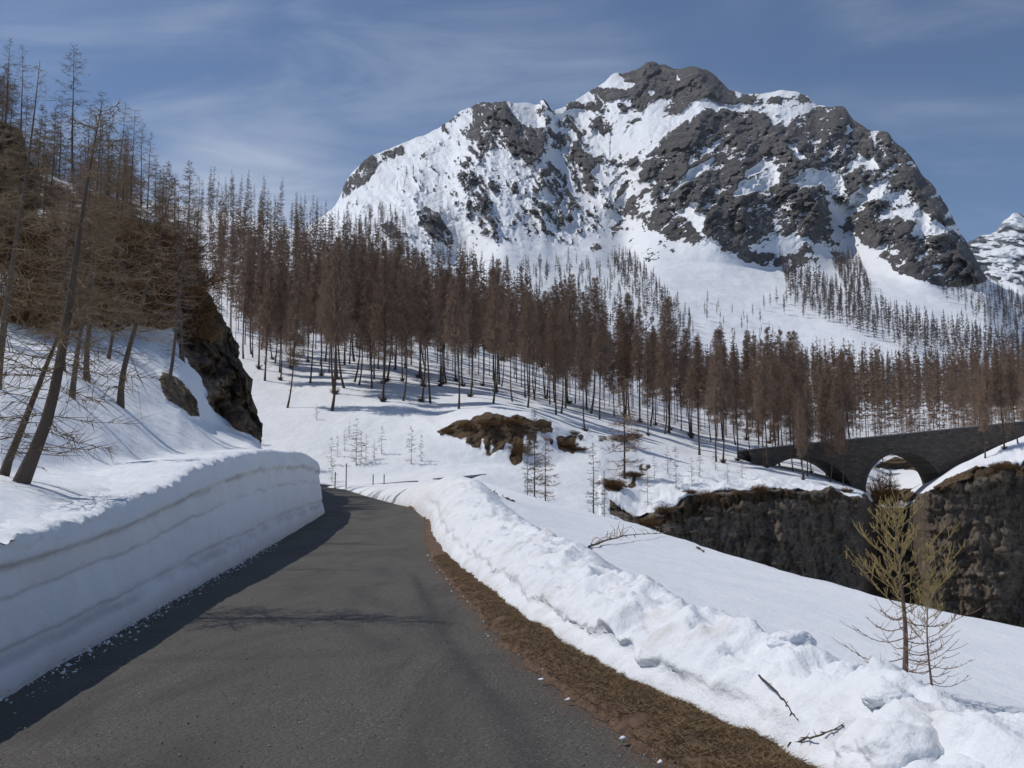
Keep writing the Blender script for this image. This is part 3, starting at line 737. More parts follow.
def cells(x, y, seed):      # distance to the nearest of scattered points: sharp creases between humps
    xi, yi = np.floor(x).astype(int), np.floor(y).astype(int); best = np.full(x.shape, 9.)
    for i in (-1, 0, 1):
        for j in (-1, 0, 1):
            h = _perm[(_perm[(xi + i) & 511] + ((yi + j) & 511) + seed) & 511]
            best = np.minimum(best, np.hypot(xi + i + (h * .618 % 1) - x, yi + j + (h * .377 % 1) - y))
    return best


rxw, ryw = px + 9 * RX + 3 * fbm(px * .2, py * .2, 2, 3), py + 9 * RY + 3 * fbm(px * .2, py * .2, 7, 3)
tent = np.zeros(px.shape)
for pts_, w_, a_ in RIDGES: tent = np.maximum(tent, a_ * np.clip(1 - seg_dist(rxw, ryw, pts_) / w_, 0, 1))
lean = np.where(px < 610, -.5, .55)
c1 = 1 - cells((rxw + ryw * lean) / 17, (ryw - rxw * lean * .4) / 34, 5); rt = px > 610
al = np.where(rt, rxw * .80 - ryw * .60, rxw * .5 + ryw * .87); ac = np.where(rt, rxw * .60 + ryw * .80, rxw * .87 - ryw * .5)
c2 = 1 - cells(al / 17, ac / 6.5, 9); c3 = 1 - cells(al / 8, ac / 3.0, 13)
seam = np.clip(1 - np.abs(fbm(al * .030, ac * .13, 11, 4, gain=.6)) * 11, 0, 1) * step(fbm(al * .05, ac * .05, 4, 3), -.15, .15)
XX = mt.TT * mt.Y
sharp = 115 * tent + 40 * c1 + 24 * c2 + 10 * c3
relief = sharp + 10 * fbm(XX * .05, mt.Z * .05, 3, 4, gain=.65)
U01 = lambda f: step(f, -.55, .55)          # spread a noise field evenly over 0..1
grain = fbm(px * .11, py * .13, 3, 5, gain=.62)
left_dip = fbm((px - py * .6) * .2, (py + px * .5) * .08, 8, 5, gain=.66)
right_dip = fbm((px - py * 1.3) * .04, (py + px * .6) * .16, 4, 5, gain=.66)
mixk = step(px, 590, 650)
nmix = U01(.45 * grain + .95 * (left_dip * (1 - mixk) + right_dip * mixk) + .3 * fbm(px * .42, py * .5, 6, 3) - .75 * (.55 * (c1 - .55) + .6 * (c2 - .55) + .3 * (tent - .5)) + .06)
den = np.full(px.shape, .02); kk = mt.k[:, None]
den = np.where((kk > 2.2) & (px < 980), .16, den)
den = np.where(inside(wx, wy, [(455, 140), (480, 104), (520, 120), (575, 140), (610, 160), (640, 150), (650, 240), (600, 235), (560, 250), (500, 240), (440, 225), (400, 215), (420, 185)]), .27, den)
for poly, v in ROCKS: den = np.where(inside(wx, wy, poly), np.maximum(den, (v if py_mean(poly) < 100 else v * .9) if px_mean(poly) > 625 else v * (.9 if v > .86 else .76)), den)
wx2, wy2 = px + 2.5 * RX, py + 2 * RY
den = .45 * den + .55 * smooth(smooth(den, 4, 0), 3, 1)
snow_ = np.zeros(px.shape)
for poly, v in SNOWS: snow_ = np.where(inside(wx2, wy2, poly), v, snow_)
den = den - .5 * seam * (py > 100)
den = den * (1 - .95 * smooth(smooth(snow_, 1, 0), 1, 1))
rk = np.clip(.5 + (den - nmix * .9 - .05) * 2.6, 0, 1)
mt.rock = rk
hard = smooth(smooth(rk, 1, 0), 1, 1)
high = step(mt.k, 2.0, 3.3)[:, None] * (1 - .7 * step(mt.k, 5.7, 6)[:, None])
mt.push(-(6 * hard + (relief - 60) * (.55 + .45 * hard)) * high + 12 * fbm(XX * .008, mt.Z * .008, 9, 4) * step(mt.k, .5, 2)[:, None])
crest = np.clip(1 - np.abs(mt.k - 6)[:, None] / .25, 0, 1)
crest = np.clip(1 - np.abs(mt.k - 6)[:, None] / .4, 0, 1)
mt.Z += crest * (15 * fbm(mt.TT * mt.Y * .022, 3, 1, 5, gain=.62) + 7 * (1 - cells(mt.TT * mt.Y * .04, 0 * px, 3)) - 4) * (.3 + .7 * hard)
mt.Z += 1.5 * fbm(mt.TT * mt.Y * .03, mt.Y * .03, 3, 4) * (1 - rk)
mountain = struct(mt.build('mountain', M_mount))

# far range at the right
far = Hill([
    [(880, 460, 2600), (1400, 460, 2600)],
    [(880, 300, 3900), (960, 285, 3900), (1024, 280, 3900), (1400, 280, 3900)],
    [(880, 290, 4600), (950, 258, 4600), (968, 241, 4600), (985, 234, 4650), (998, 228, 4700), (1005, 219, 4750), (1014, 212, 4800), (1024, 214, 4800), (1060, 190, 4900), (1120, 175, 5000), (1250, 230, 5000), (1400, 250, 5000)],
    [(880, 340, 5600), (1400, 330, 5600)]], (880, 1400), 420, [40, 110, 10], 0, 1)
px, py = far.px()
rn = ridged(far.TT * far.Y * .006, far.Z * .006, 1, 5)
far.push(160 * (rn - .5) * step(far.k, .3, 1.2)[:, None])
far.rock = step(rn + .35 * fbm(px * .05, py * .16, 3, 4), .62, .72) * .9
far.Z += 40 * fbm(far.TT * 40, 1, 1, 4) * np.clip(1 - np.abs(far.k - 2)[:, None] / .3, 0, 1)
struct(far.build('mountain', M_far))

# ------------------------------------------------------------------ verge of bare earth and dry grass
us = np.concatenate([np.arange(-6, 24, .08), np.arange(24, 60, .3)]); w = np.linspace(0, 1, 14)
U, W = np.meshgrid(us, w, indexing='ij')
a = vR(U) + .12 * noise3(U * 1.3, 0, 0) + .05 * noise3(U * 5, 2, 0) - .06; b = vB(U) + .55
Vv = a + (b - a) * W; X, Y = uv_xy(U, Vv)
Zv = road_z(U) + .012 + .07 * np.sin(np.pi * np.clip(W * 1.1, 0, 1)) + .05 * step(W, 0, .3) * fbm(X * 4, Y * 4, 0, 4) - .05 * (W < .01)
verge = struct(link('verge', mesh_data('verge', np.stack([X, Y, Zv], -1), [grid_faces(*U.shape)], M_verge)))
gb = Geo(); n = 70000
gu = 4.2 + 22 * rng.random(n) ** 2.2; gw = rng.random(n) * .92 - .03
ga = vR(gu) + .12 * noise3(gu * 1.3, 0, 0); gv = ga + (vB(gu) + .25 - ga) * gw
keep = noise3(gu * 2.2, gv * 3, 4) > -.45 - .3 * (gw > .3); gu, gv, gw = gu[keep], gv[keep], gw[keep]; n = len(gu)
gx_, gy_ = uv_xy(gu, gv); A = np.stack([gx_, gy_, road_z(gu) + .02 + .07 * np.sin(np.pi * np.clip(gw * .95, 0, 1)) + .05 * fbm(gx_ * 4, gy_ * 4, 0, 4)], -1)
an = rng.random(n) * 6.28; ln = .02 + .055 * rng.random(n)
B = A + np.stack([np.cos(an) * ln * 1.1, np.sin(an) * ln * 1.1, ln * (.15 + .5 * rng.random(n))], -1)
gb.blades(A, B, .003 + .004 * rng.random(n))
struct(link('dry_grass', gb.data('dry_grass', M_grass, False)), 'stuff', 'matted dry brown grass on the verge below the snow bank', 'grass')


# ------------------------------------------------------------------ larches
def larch(name, seed, H=20., clear=.3, wid=1.9, nb=120, nt_=16, tw=.045, rad=.2, lean=(0, 0), bend=0., crown_mat=None, up=.35, dead=10, k=7, trunk_mat=None, foot=False, vert=.8):
    """a bare larch: returns trunk mesh and crown mesh, foot at the origin"""
    rr = np.random.default_rng(seed)
    T = Geo(); C = Geo(); f = np.linspace(0, 1, 14)
    cx = lean[0] * H * f + bend * (np.exp(-f * 12) - 1) + .06 * np.sin(f * 7 + seed) * (H / 20); cy = lean[1] * H * f + .06 * np.cos(f * 5 + seed) * (H / 20)
    sp = np.stack([cx, cy, f * H], -1); sp[0, 2] = -.6 * min(1, H / 8)
    rd = rad * ((1 - f) ** 1.1 * .95 + .05) + rad * .55 * np.exp(-f * 40)
    T.tube(sp, rd, k)
    if foot:
        a = rr.random(90) * 6.283; q = rr.random(90); A0 = np.stack([np.cos(a) * .15, np.sin(a) * .15, -.1 + .4 * q], -1) + sp[1] * 0 + np.array([cx[0], cy[0], 0]); T.blades(A0, A0 + np.stack([np.cos(a) * .55, np.sin(a) * .55, .1 + .6 * rr.random(90)], -1), .07)
    at = lambda q: np.stack([np.interp(q, f, sp[:, i]) for i in range(3)], -1)
    fr = clear + (.985 - clear) * (np.sort(rr.random(nb)) ** .9)
    fr = np.concatenate([rr.uniform(min(.08, clear * .6), clear, dead), fr]); isdead = np.arange(len(fr)) < dead
    A, B, Wd = [], [], []
    for q, de in zip(fr, isdead):
        g_ = (q - clear) / (1 - clear)
        Lb = wid * (.35 * rr.random() + .65) * (min(1, .45 + g_ * 2.4) * (1 - max(0, g_)) ** .6 + .05) if not de else wid * rr.uniform(.12, .45)
        az = rr.random() * 6.283; p0 = at(q); dirx, diry = math.cos(az), math.sin(az)
        dr = rr.uniform(-.28, .02) + .5 * max(0, g_ - .55)
        m1 = p0 + Lb * .5 * np.array([dirx, diry, dr]); tip = m1 + Lb * .5 * np.array([dirx, diry, dr + up * (.6 + .8 * rr.random())])
        br = max(tw * .42, .022 * H / 20 * (1.2 - g_))
        C.tube([p0, m1, tip], [br, br * .75, br * .25], 3, False)
        n = max(2, int(nt_ * (.4 + .6 * Lb / wid))) if not de else 3
        q2 = rr.random(n) ** .8; base = np.where(q2[:, None] < .5, p0 + (m1 - p0) * q2[:, None] * 2, m1 + (tip - m1) * (q2[:, None] * 2 - 1))
        d = np.stack([dirx * rr.uniform(.1, .9, n) - diry * rr.uniform(-1, 1, n), diry * rr.uniform(.1, .9, n) + dirx * rr.uniform(-1, 1, n), rr.uniform(-1.0, .9, n) * vert], -1)
        A.append(base); B.append(base + d * (Lb * rr.uniform(.18, .5, n) + .12 * H / 20)[:, None]); Wd.append(np.full(n, tw) * rr.uniform(.7, 1.3, n))
    C.blades(np.vstack(A), np.vstack(B), np.concatenate(Wd))
    return T.data(name + '_trunk', trunk_mat or M_bark), C.data(name + '_crown', crown_mat or M_twig, False)


def plant(name, meshes, loc, rz, scale, label, cat, group=None, tilt=(0, 0)):
    o = link(name, None, None, loc); o.rotation_euler = (tilt[0], tilt[1], rz); o.scale = scale
    tag(o, label, cat, group)
    link('trunk', meshes[0], o); link('crown', meshes[1], o)
    return o


BELT = [larch('larch', 100 + i, H=20, clear=.26 + .05 * (i % 4), wid=2.0 + .35 * (i % 3), nb=300, nt_=42, tw=.040, vert=1.5, rad=.14, foot=i % 3 == 0, bend=(0, .7, -.6, .3, 0, -.9, .5, -.3)[i], crown_mat=M_twig) for i in range(8)]
LOWC = [larch('larch_low', 130 + i, H=20, clear=.2, wid=3.4, nb=150, nt_=34, tw=.05, rad=.13, vert=1.0, crown_mat=M_twig) for i in range(3)]
RIDGE = [larch('larch_open', 140 + i, H=20, clear=.2, wid=2.6, nb=120, nt_=24, tw=.06, rad=.15, crown_mat=M_twig_grey) for i in range(4)]
SKYL = [larch('larch_skyline', 150 + i, H=9, clear=.16, wid=1.7, nb=90, nt_=14, tw=.024, rad=.07, crown_mat=M_twig_grey) for i in range(3)]
SPUR = [larch('larch_spur', 155 + i, H=9, clear=.08, wid=2.0, nb=130, nt_=30, tw=.028, rad=.08, crown_mat=(M_twig_olive, M_twig)[i % 2], bend=(0, .4, -.3, .2)[i], up=.3) for i in range(4)]
HI = [larch('larch_near', 160 + i, H=9, clear=.16, wid=1.75, nb=90, nt_=19, tw=.012, rad=.13, crown_mat=(M_twig_olive, M_twig, M_twig_grey)[i % 3], up=.25, dead=8, k=8, lean=((.03, 0), (.10, .02), (-.02, .03), (.06, -.02), (0, 0), (.05, .02))[i], bend=(0, .4, -.2, .3, .1, -.3)[i]) for i in range(6)]

PROJ = lambda p: pix(p[0] / p[1], (p[2] - EYE) / p[1])
trees = []            # (distance, variant list, position, height, what it is)


def H_between(p, top):   # height of a tree from its foot to the pixel row of its tip
    t, s = ts(PROJ(p)[0], top)
    return EYE + s * p[1] - p[2]


def scatter(hill, poly, nmax, gap, tries=20000):
    got = []; p = np.array(poly); r = np.random.default_rng(len(poly) * 7 + nmax)
    T0, T1 = ts(p[:, 0].min(), H0)[0] - .02, ts(p[:, 0].max(), H0)[0] + .02
    ok = inside(*hill.px(), poly); S_all = hill.S()
    ii, jj = np.nonzero(ok); X_ = hill.T[jj] * hill.Y[ii, jj]; Y_ = hill.Y[ii, jj]; Z_ = hill.Z[ii, jj]
    # even on the ground, not on the picture
    dy = np.abs(np.gradient(hill.Y, axis=0))[ii, jj] * Y_ + 1e-6; pr = dy / dy.sum()
    G = {}
    for c in r.choice(len(ii), size=min(tries, 60000), p=pr):
        x, y = X_[c], Y_[c]; kx, ky = int(x // gap), int(y // gap)
        if any((x - q[0]) ** 2 + (y - q[1]) ** 2 < gap * gap for a in (-1, 0, 1) for b in (-1, 0, 1) for q in G.get((kx + a, ky + b), ())): continue
        G.setdefault((kx, ky), []).append((x, y)); got.append(np.array([x, y, Z_[c]]))
        if len(got) >= nmax: break
    return got


# front rank of the belt, foot and tip as seen
front = [(216, 326, 225), (265, 382, 262), (287, 408, 268), (331, 411, 240), (345, 366, 232), (354, 383, 238), (372, 372, 240), (383, 402, 248), (386, 383, 250), (403, 401, 258), (422, 403, 262), (430, 404, 268), (447, 384, 268), (458, 410, 275), (470, 398, 276), (493, 404, 282), (513, 402, 288), (527, 408, 290), (556, 415, 300), (561, 414, 302), (586, 432, 316), (600, 420, 314), (624, 416, 320), (648, 436, 330), (664, 434, 332), (690, 436, 334), (700, 455, 336), (716, 462, 340), (722, 463, 343), (738, 461, 345), (767, 468, 338), (780, 466, 350)]
ptree = []
for x, y, top in front:
    p = mid.at(x, y); ptree.append((p, min(24, max(13, H_between(p, top))), BELT, 'front'))
belt = [(208, 262), (212, 330), (262, 378), (330, 398), (385, 386), (440, 388), (500, 396), (560, 408), (620, 420), (680, 436), (740, 452), (745, 432), (680, 410), (600, 378), (500, 335), (400, 302), (330, 275), (260, 262)]
for p in scatter(mid, belt, 760, 3.1): ptree.append((p, rnd.uniform(13.5, 22.5), BELT, 'belt'))
for p in scatter(mid, [(745, 455), (800, 452), (862, 462), (930, 456), (1000, 440), (1060, 430), (1060, 405), (900, 418), (800, 412), (745, 425)], 380, 3.2): ptree.append((p, rnd.uniform(15, 21), BELT, 'right'))
for p in scatter(mid, [(745, 472), (800, 480), (858, 488), (850, 474), (800, 460), (745, 458)], 16, 2.0): ptree.append((p, rnd.uniform(9, 15), BELT, 'right'))
for p in scatter(mid, [(800, 462), (860, 474), (930, 470), (1000, 448), (1060, 438), (1060, 425), (930, 448), (800, 446)], 40, 3.0): ptree.append((p, rnd.uniform(8, 14), LOWC, 'right'))
for x, y, top in ((1004, 450, 348), (1018, 444, 352), (985, 458, 362)):
    p = mid.at(x, y); ptree.append((p, H_between(p, top), BELT, 'right'))
for p in scatter(mid, [(195, 232), (210, 205), (260, 216), (300, 228), (330, 240), (345, 249), (400, 280), (420, 300), (330, 268), (250, 255)], 110, 4.8): ptree.append((p, rnd.uniform(14, 21), RIDGE, 'ridge'))
# the spur at the left
spur = []
for p in scatter(left, [(-60, 90), (0, 120), (25, 130), (30, 170), (60, 182), (100, 194), (150, 210), (190, 250), (204, 292), (200, 320), (150, 325), (80, 330), (-60, 330)], 100, 3.1): spur.append((p, rnd.uniform(4.2, 7.5), SPUR, 'spur'))
for x, y, top in ((5, 118, 38), (22, 128, 44), (72, 178, 42), (60, 178, 95), (98, 190, 88), (118, 197, 100), (130, 200, 108), (140, 205, 122), (147, 207, 132), (86, 188, 100), (108, 193, 112), (162, 222, 165), (175, 236, 172), (186, 246, 178), (196, 268, 175)):
    p = left.at(x, y); spur.append((p, H_between(p, top), SKYL, 'skyline'))

ptree.sort(key=lambda q: q[0][1])
allowed = 290 - len(spur) - 12
indiv, mass = ptree[:allowed], ptree[allowed:]
for p in scatter(mid, [(1065, 430), (1180, 410), (1180, 395), (1065, 405)], 70, 4.): mass.append((p, rnd.uniform(14, 20), BELT, 'out'))
for p in scatter(left, [(-420, 40), (-70, 95), (-70, 300), (-420, 320)], 45, 4.5): mass.append((p, rnd.uniform(5, 8.5), SPUR, 'out'))
LBL = {'front': ('bare larch on the lower edge of the brown belt, dark trunk against clearing snow', 'larches along the lower edge of the belt'),
       'belt': ('bare brown larch packed among others inside the dense belt above the snowy clearing', 'larches inside the dense belt'),
       'right': ('bare brown larch in the open wood beyond and beside the stone bridge', 'larches around the bridge'),
       'ridge': ('thin grey larch on the snowy crest behind the belt', 'larches on the crest'),
       'spur': ('bare olive-brown larch crowding the rocky spur above the left snow wall', 'larches on the rocky spur'),
       'skyline': ('slender dark larch standing on the spur crest against the sky', 'larches on the spur skyline')}
for i, (p, h, var, kind) in enumerate(indiv + spur):
    s_ = h / (20. if var in (BELT, RIDGE, LOWC) else 9.); v = var[(i * 7 + int(p[0] * 3)) % len(var)]
    wd = s_ * rnd.uniform(.85, 1.15) if kind != 'skyline' else s_ * 1.1
    plant('larch_tree', v, p, rnd.uniform(0, 6.28), (wd, wd, s_), LBL[kind][0], 'larch', LBL[kind][1], (rnd.gauss(0, .03), rnd.gauss(0, .03)))


def merged(name, items, seed, nbr, ntw, tw, label, cat, mat, wid=2.0, clear=.25):
    """a far wood that reads as one mass: one mesh"""
    r = np.random.default_rng(seed); vs = []
    for i in range(6):
        H = 20.; g = Geo()
        g.blades(np.array([[0, 0, -1.]] * 2), np.array([[0, 0, H]] * 2), .2, np.array([[1., 0, 0], [0, 1., 0]]))
        q = clear + (1 - clear) * r.random(nbr) ** .85; k_ = (q - clear) / (1 - clear)
        Lb = wid * (.5 + .5 * r.random(nbr)) * (np.minimum(1, .45 + 2.4 * k_) * (1 - k_) ** .72 + .06); az = r.random(nbr) * 6.283
        d = np.stack([np.cos(az), np.sin(az), r.uniform(-.25, .3, nbr)], -1); A = np.stack([0 * q, 0 * q, q * H], -1); g.blades(A, A + d * Lb[:, None], tw * 1.2)
        for _ in range(ntw):
            w_ = r.random(nbr)[:, None]; b0 = A + d * Lb[:, None] * w_; g.blades(b0, b0 + (d * .4 + r.normal(size=(nbr, 3)) * .6) * (Lb * r.uniform(.25, .5, nbr))[:, None], tw)
        vs.append((np.vstack(g.v), np.vstack(g.t)))
    V, Tt, n = [], [], 0
    for p, h in items:
        v, t = vs[int(r.integers(6))]; a = r.random() * 6.283; ca, sa = math.cos(a), math.sin(a); s_ = h / 20
        m = np.array([[ca, sa, 0], [-sa, ca, 0], [0, 0, 1]]) * s_; wv = r.uniform(.85, 1.2); m[:2] *= wv
        V.append(v @ m + p); Tt.append(t + n); n += len(v)
    o = link(name, mesh_data(name, np.vstack(V), [np.vstack(Tt)], mat, False)); o['kind'] = 'stuff'; tag(o, label, cat); return o


merged('larch_forest', [(p, h) for p, h, v, k in mass if k != 'ridge'], 21, 110, 13, .12, 'dense mass of bare brown larches higher up the wooded slope', 'forest', M_twig)
rm = [(p, h) for p, h, v, k in mass if k == 'ridge']
if rm: merged('larch_forest', rm, 22, 90, 9, .11, 'row of thin grey larches along the crest behind the belt', 'forest', M_twig_grey)
# small woods on the mountain
mw = []
for poly, n, gap, h in (([(612, 262), (628, 258), (655, 285), (695, 330), (690, 345), (655, 320), (630, 295)], 130, 5.5, (11, 17)), ([(490, 275), (560, 262), (620, 270), (650, 320), (640, 340), (560, 310), (500, 300)], 150, 8, (9, 16)),
                        ([(780, 262), (800, 275), (845, 298), (900, 320), (1024, 348), (1100, 360), (1100, 385), (900, 350), (820, 320), (790, 300)], 620, 5.5, (14, 21)), ([(832, 262), (860, 265), (872, 300), (850, 300), (838, 280)], 120, 5.5, (13, 20)),
                        ([(780, 300), (860, 318), (860, 330), (760, 310)], 30, 10, (12, 17)), ([(940, 292), (990, 290), (1060, 320), (1060, 345), (990, 330), (950, 306)], 330, 5.5, (12, 18)), ([(700, 300), (760, 320), (790, 345), (740, 345), (705, 325)], 26, 12, (7, 12)),
                        ([(345, 235), (380, 215), (410, 230), (400, 262), (370, 255)], 90, 8, (12, 18)), ([(395, 175), (430, 165), (440, 185), (415, 200), (395, 195)], 22, 9, (9, 15)), ([(440, 255), (500, 262), (500, 290), (450, 280)], 25, 9, (9, 15)), ([(700, 372), (1080, 378), (1080, 405), (700, 405)], 500, 5.5, (14, 19))):
    for p in scatter(mt, poly, n, gap): mw.append((p, rnd.uniform(*h)))
merged('mountain_larches', mw, 23, 64, 13, .38, 'sparse grey-brown larch woods scattered over the lower slopes of the snowy mountain', 'forest', M_twig_far, 2.3, .12)
# ------------------------------------------------------------------ larches one can tell apart on the left spur
HI_USE = [(124, 408, 175, 1, .12, 'slanting dark larch leaning right on the open snow between the spur and the wall', 1.),
          (72, 398, 190, 0, .06, 'straight brown larch on open snow, left one of a close pair behind the big larch', 1.),
          (89, 382, 170, 3, .03, 'straight brown larch on open snow, right one of a close pair behind the big larch', 1.),
          (63, 372, 200, 4, 0, 'upright larch with a plain dark trunk just uphill of the close pair', 1.),
          (108, 360, 205, 2, .05, 'slim larch with a forked foot uphill of the slanting larch', .8),
          (166, 392, 215, 5, .02, 'slim larch standing against the brown patch beside the rock outcrop', .8),
          (182, 360, 190, 4, -.05, 'short larch growing from the shoulder of the rock outcrop', .9),
          (-4, 390, 60, 0, .05, 'dark larch at the left picture edge behind the big olive larch', .85)]
for x, y, top, v, ln, lab, fat in HI_USE:
    p = left.at(x, y); s_ = H_between(p, top) / 9.
    plant('larch_tree', HI[v], p, 0, (s_ * fat, s_ * fat, s_), lab, 'larch', None, (0, ln))
# the big one at the roadside
big = larch('larch_big', 301, H=5.6, clear=.1, wid=1.9, nb=105, nt_=40, tw=.012, rad=.095, lean=(.0, .03), bend=-.35, crown_mat=M_twig_olive, up=.2, dead=12, k=10)
p = left.at(14, 482); plant('larch_tree', big, p, 0, (1, 1, 1), 'big olive larch with a stout split trunk at the left above the snow wall', 'larch', None, (0, .1))
snag = larch('larch_snag', 302, H=3.4, clear=.2, wid=1.5, nb=26, nt_=18, tw=.011, rad=.065, lean=(.22, .02), crown_mat=M_twig_grey, up=-.25, dead=9, k=9)
p = left.at(0, 478) + np.array([-.25, .5, 0]); plant('larch_tree', snag, p, 0, (1, 1, 1), 'short leaning larch with drooping bare boughs beside the big olive larch', 'larch', None, (0, .12))

# ------------------------------------------------------------------ larches in the gully beyond the snowfield
GUL = [larch('larch_gully', 320 + i, H=9, clear=(.05, .08, .04)[i], wid=(1.6, 1.2, 2.1)[i], nb=(100, 90, 100)[i], nt_=(18, 14, 24)[i], tw=.042, rad=.085, crown_mat=(M_twig_grey, M_twig_grey, M_twig)[i], up=.3, dead=8) for i in range(3)]
for x, y, top, v, f, lab in ((535, 506, 408, 0, .95, 'tall middle larch of the thin group at the snowfield edge below the brown bank'), (528, 504, 435, 1, .7, 'left slim larch of the thin group at the snowfield edge below the brown bank'), (545, 508, 425, 2, .95, 'right bushy larch of the thin group at the snowfield edge below the brown bank'),
                             (594, 519, 440, 1, 1.1, 'thin larch with short side twigs right of the larch group at the snowfield edge'), (604, 521, 470, 0, .7, 'small slim larch close beside the thin larch at the snowfield edge'), (624, 480, 372, 2, 1.15, 'stout larch rising from the bare brown hump in the snow')):
    p = mid.at(x, y); s_ = H_between(p, top) / 9.
    plant('larch_tree', GUL[v], p, x, (s_ * f, s_ * f, s_), lab, 'larch')
SAP = [larch('larch_sapling', 340 + i, H=3, clear=.05, wid=.75, nb=50, nt_=9, tw=.026, rad=.024, crown_mat=M_twig_grey, up=.3, dead=3, k=5) for i in range(3)]
for x, y, h in ((331, 466, 3.2), (337, 458, 2.4), (345, 452, 2.6), (356, 466, 5.2), (361, 464, 3.6), (366, 462, 3), (374, 460, 2.4), (382, 455, 3.2), (411, 464, 4.2), (421, 462, 3), (350, 440, 2.2), (332, 482, 2.6), (317, 420, 2.), (700, 478, 3.5), (668, 474, 3.4), (676, 490, 4.5), (692, 485, 3), (715, 470, 3), (648, 505, 4), (742, 478, 3.5), (728, 484, 2.2), (655, 480, 2.6)):
    p = mid.at(x, y); s_ = h / 3
    plant('larch_sapling', SAP[int(x) % 3], p, x, (s_, s_, s_), 'thin leafless larch sapling on the snow of the clearing near the road bend' if x < 500 else 'thin leafless larch sapling on the snowy ledge above the dark gorge', 'sapling', 'saplings in the clearing' if x < 500 else 'saplings above the gorge')

# ------------------------------------------------------------------ dry brush
def brush(seed, n=420, r=1., h=.8):
    r_ = np.random.default_rng(seed); g = Geo()
    a = r_.random(n) * 6.283; q = np.sqrt(r_.random(n)) * r; A = np.stack([np.cos(a) * q * .5, np.sin(a) * q * .5, -.15 + 0 * q], -1)
    B = np.stack([np.cos(a) * q * 1.1, np.sin(a) * q * 1.1, h * (1.05 - (q / r) ** 2 * .6) * r_.uniform(.5, 1.1, n)], -1); g.blades(A, B, .03)
    m = A + (B - A) * r_.uniform(.4, .9, (n, 1)); g.blades(m, m + r_.normal(size=(n, 3)) * .22 * np.array([1, 1, .7]), .025)
    m = A + (B - A) * r_.uniform(.4, .9, (n, 1)); g.blades(m, m + r_.normal(size=(n, 3)) * .22 * np.array([1, 1, .7]), .025)
    return g.data('brush', M_brush, False)


BR = [brush(1), brush(2, 300, 1., 1.), brush(3, 500, 1.2, .6)]
for x, y, s_, lab in ((448, 432, .8, 'low brown brush at the left tip of the eroded bank'), (466, 428, 1.1, 'brown brush on the left part of the eroded bank rim'), (488, 424, 1.2, 'brown brush at the middle of the eroded bank rim'), (512, 424, 1.2, 'brown brush right of the middle of the eroded bank rim'), (538, 426, 1.0, 'brown brush at the right end of the eroded bank rim'),
                      (520, 452, 1.6, 'large brown brush hanging at the foot of the eroded bank'), (566, 446, 1.3, 'reddish brush on the small hump right of the eroded bank'), (578, 450, 1., 'small reddish brush at the right foot of the small hump'), (574, 435, .8, 'small brush on top of the small hump'), (612, 486, 1.5, 'brown brush around the foot of the stout larch'), (632, 476, 1.2, 'brown brush uphill right of the stout larch'), (620, 440, 1.4, 'wide brown brush at the belt edge above the stout larch'), (634, 438, 1.2, 'small brown brush at the belt edge right of the wide one'),
                      (648, 524, 1.3, 'reddish brush at the left end of the gorge rim'), (664, 512, 1.2, 'reddish brush on the gorge rim right of its left end'), (706, 497, 1.1, 'dark brush on the gorge rim below the snowy ledge'), (760, 490, 1., 'dark brush on the gorge rim below the left arch'), (690, 494, .8, 'small dark bush poking from the ledge snow'), (846, 492, 1., 'dark brush at the gorge rim beside the bridge pier'), (1002, 468, 1.3, 'brown brush on the right gorge rim under the snow mound')):
    p = mid.at(x, y); o = link('dry_bush', BR[int(x) % 3], None, p); o.rotation_euler = (0, 0, x); o.scale = (s_ * 1.2, s_, s_ * .8); tag(o, lab, 'bush')

for x, y, s_ in ((40, 300, 2.6), (62, 285, 2.4), (84, 300, 2.8), (108, 280, 2.6), (128, 300, 2.8), (150, 285, 2.6), (168, 305, 2.4), (96, 322, 2.2), (52, 325, 2.2), (140, 322, 2.), (20, 320, 2.4), (118, 262, 2.6), (75, 255, 2.8), (160, 262, 2.6), (180, 285, 2.2), (30, 265, 2.6), (150, 240, 2.4), (105, 240, 2.2), (186, 315, 1.8), (196, 335, 1.6)):
    p = left.at(x, y); o = link('dry_bush', BR[int(x) % 3], None, p); o.rotation_euler = (0, 0, x); o.scale = (s_ * 1.2, s_, s_); tag(o, 'tangled dry bush among the larch trunks on the rocky spur at the left', 'bush', 'bushes on the rocky spur')
p = mid.at(884, 503); o = link('dry_bush', BR[1], None, p); o.scale = (2.6, 2.6, 5.5); tag(o, 'tall dark bush standing in the cleft below the right arch', 'bush')

# ------------------------------------------------------------------ the stone bridge
BY = 136.; A_ = P(762, 455, BY - 2); B_ = P(1090, 421, BY + 4)
bax = (B_ - A_)[:2]; BL = np.linalg.norm(bax); bax /= BL; bn = np.array([-bax[1], bax[0]])
bridge = link('stone_bridge', None, None, A_); bridge.rotation_euler = (0, 0, math.atan2(bax[1], bax[0]))
tag(bridge, 'dark stone road bridge with two round arches over the gorge', 'bridge')
bx = lambda px_, py_: (lambda t, s: (lambda y: (((t * y - A_[0]) * bax[0] + (y - A_[1]) * bax[1]), EYE + s * y - A_[2]))(float((A_[1] * bax[0] - A_[0] * bax[1]) / (bax[0] - t * bax[1]))))(*ts(px_, py_))
slope = (B_[2] - A_[2]) / BL
ARCH = [(bx(752, 500)[0], bx(858, 500)[0], bx(805, 457)[1]), (bx(866, 500)[0], bx(944, 500)[0], bx(900, 452)[1])]
WID = 5.2
xs = np.arange(-1.5, BL + 6, .2)


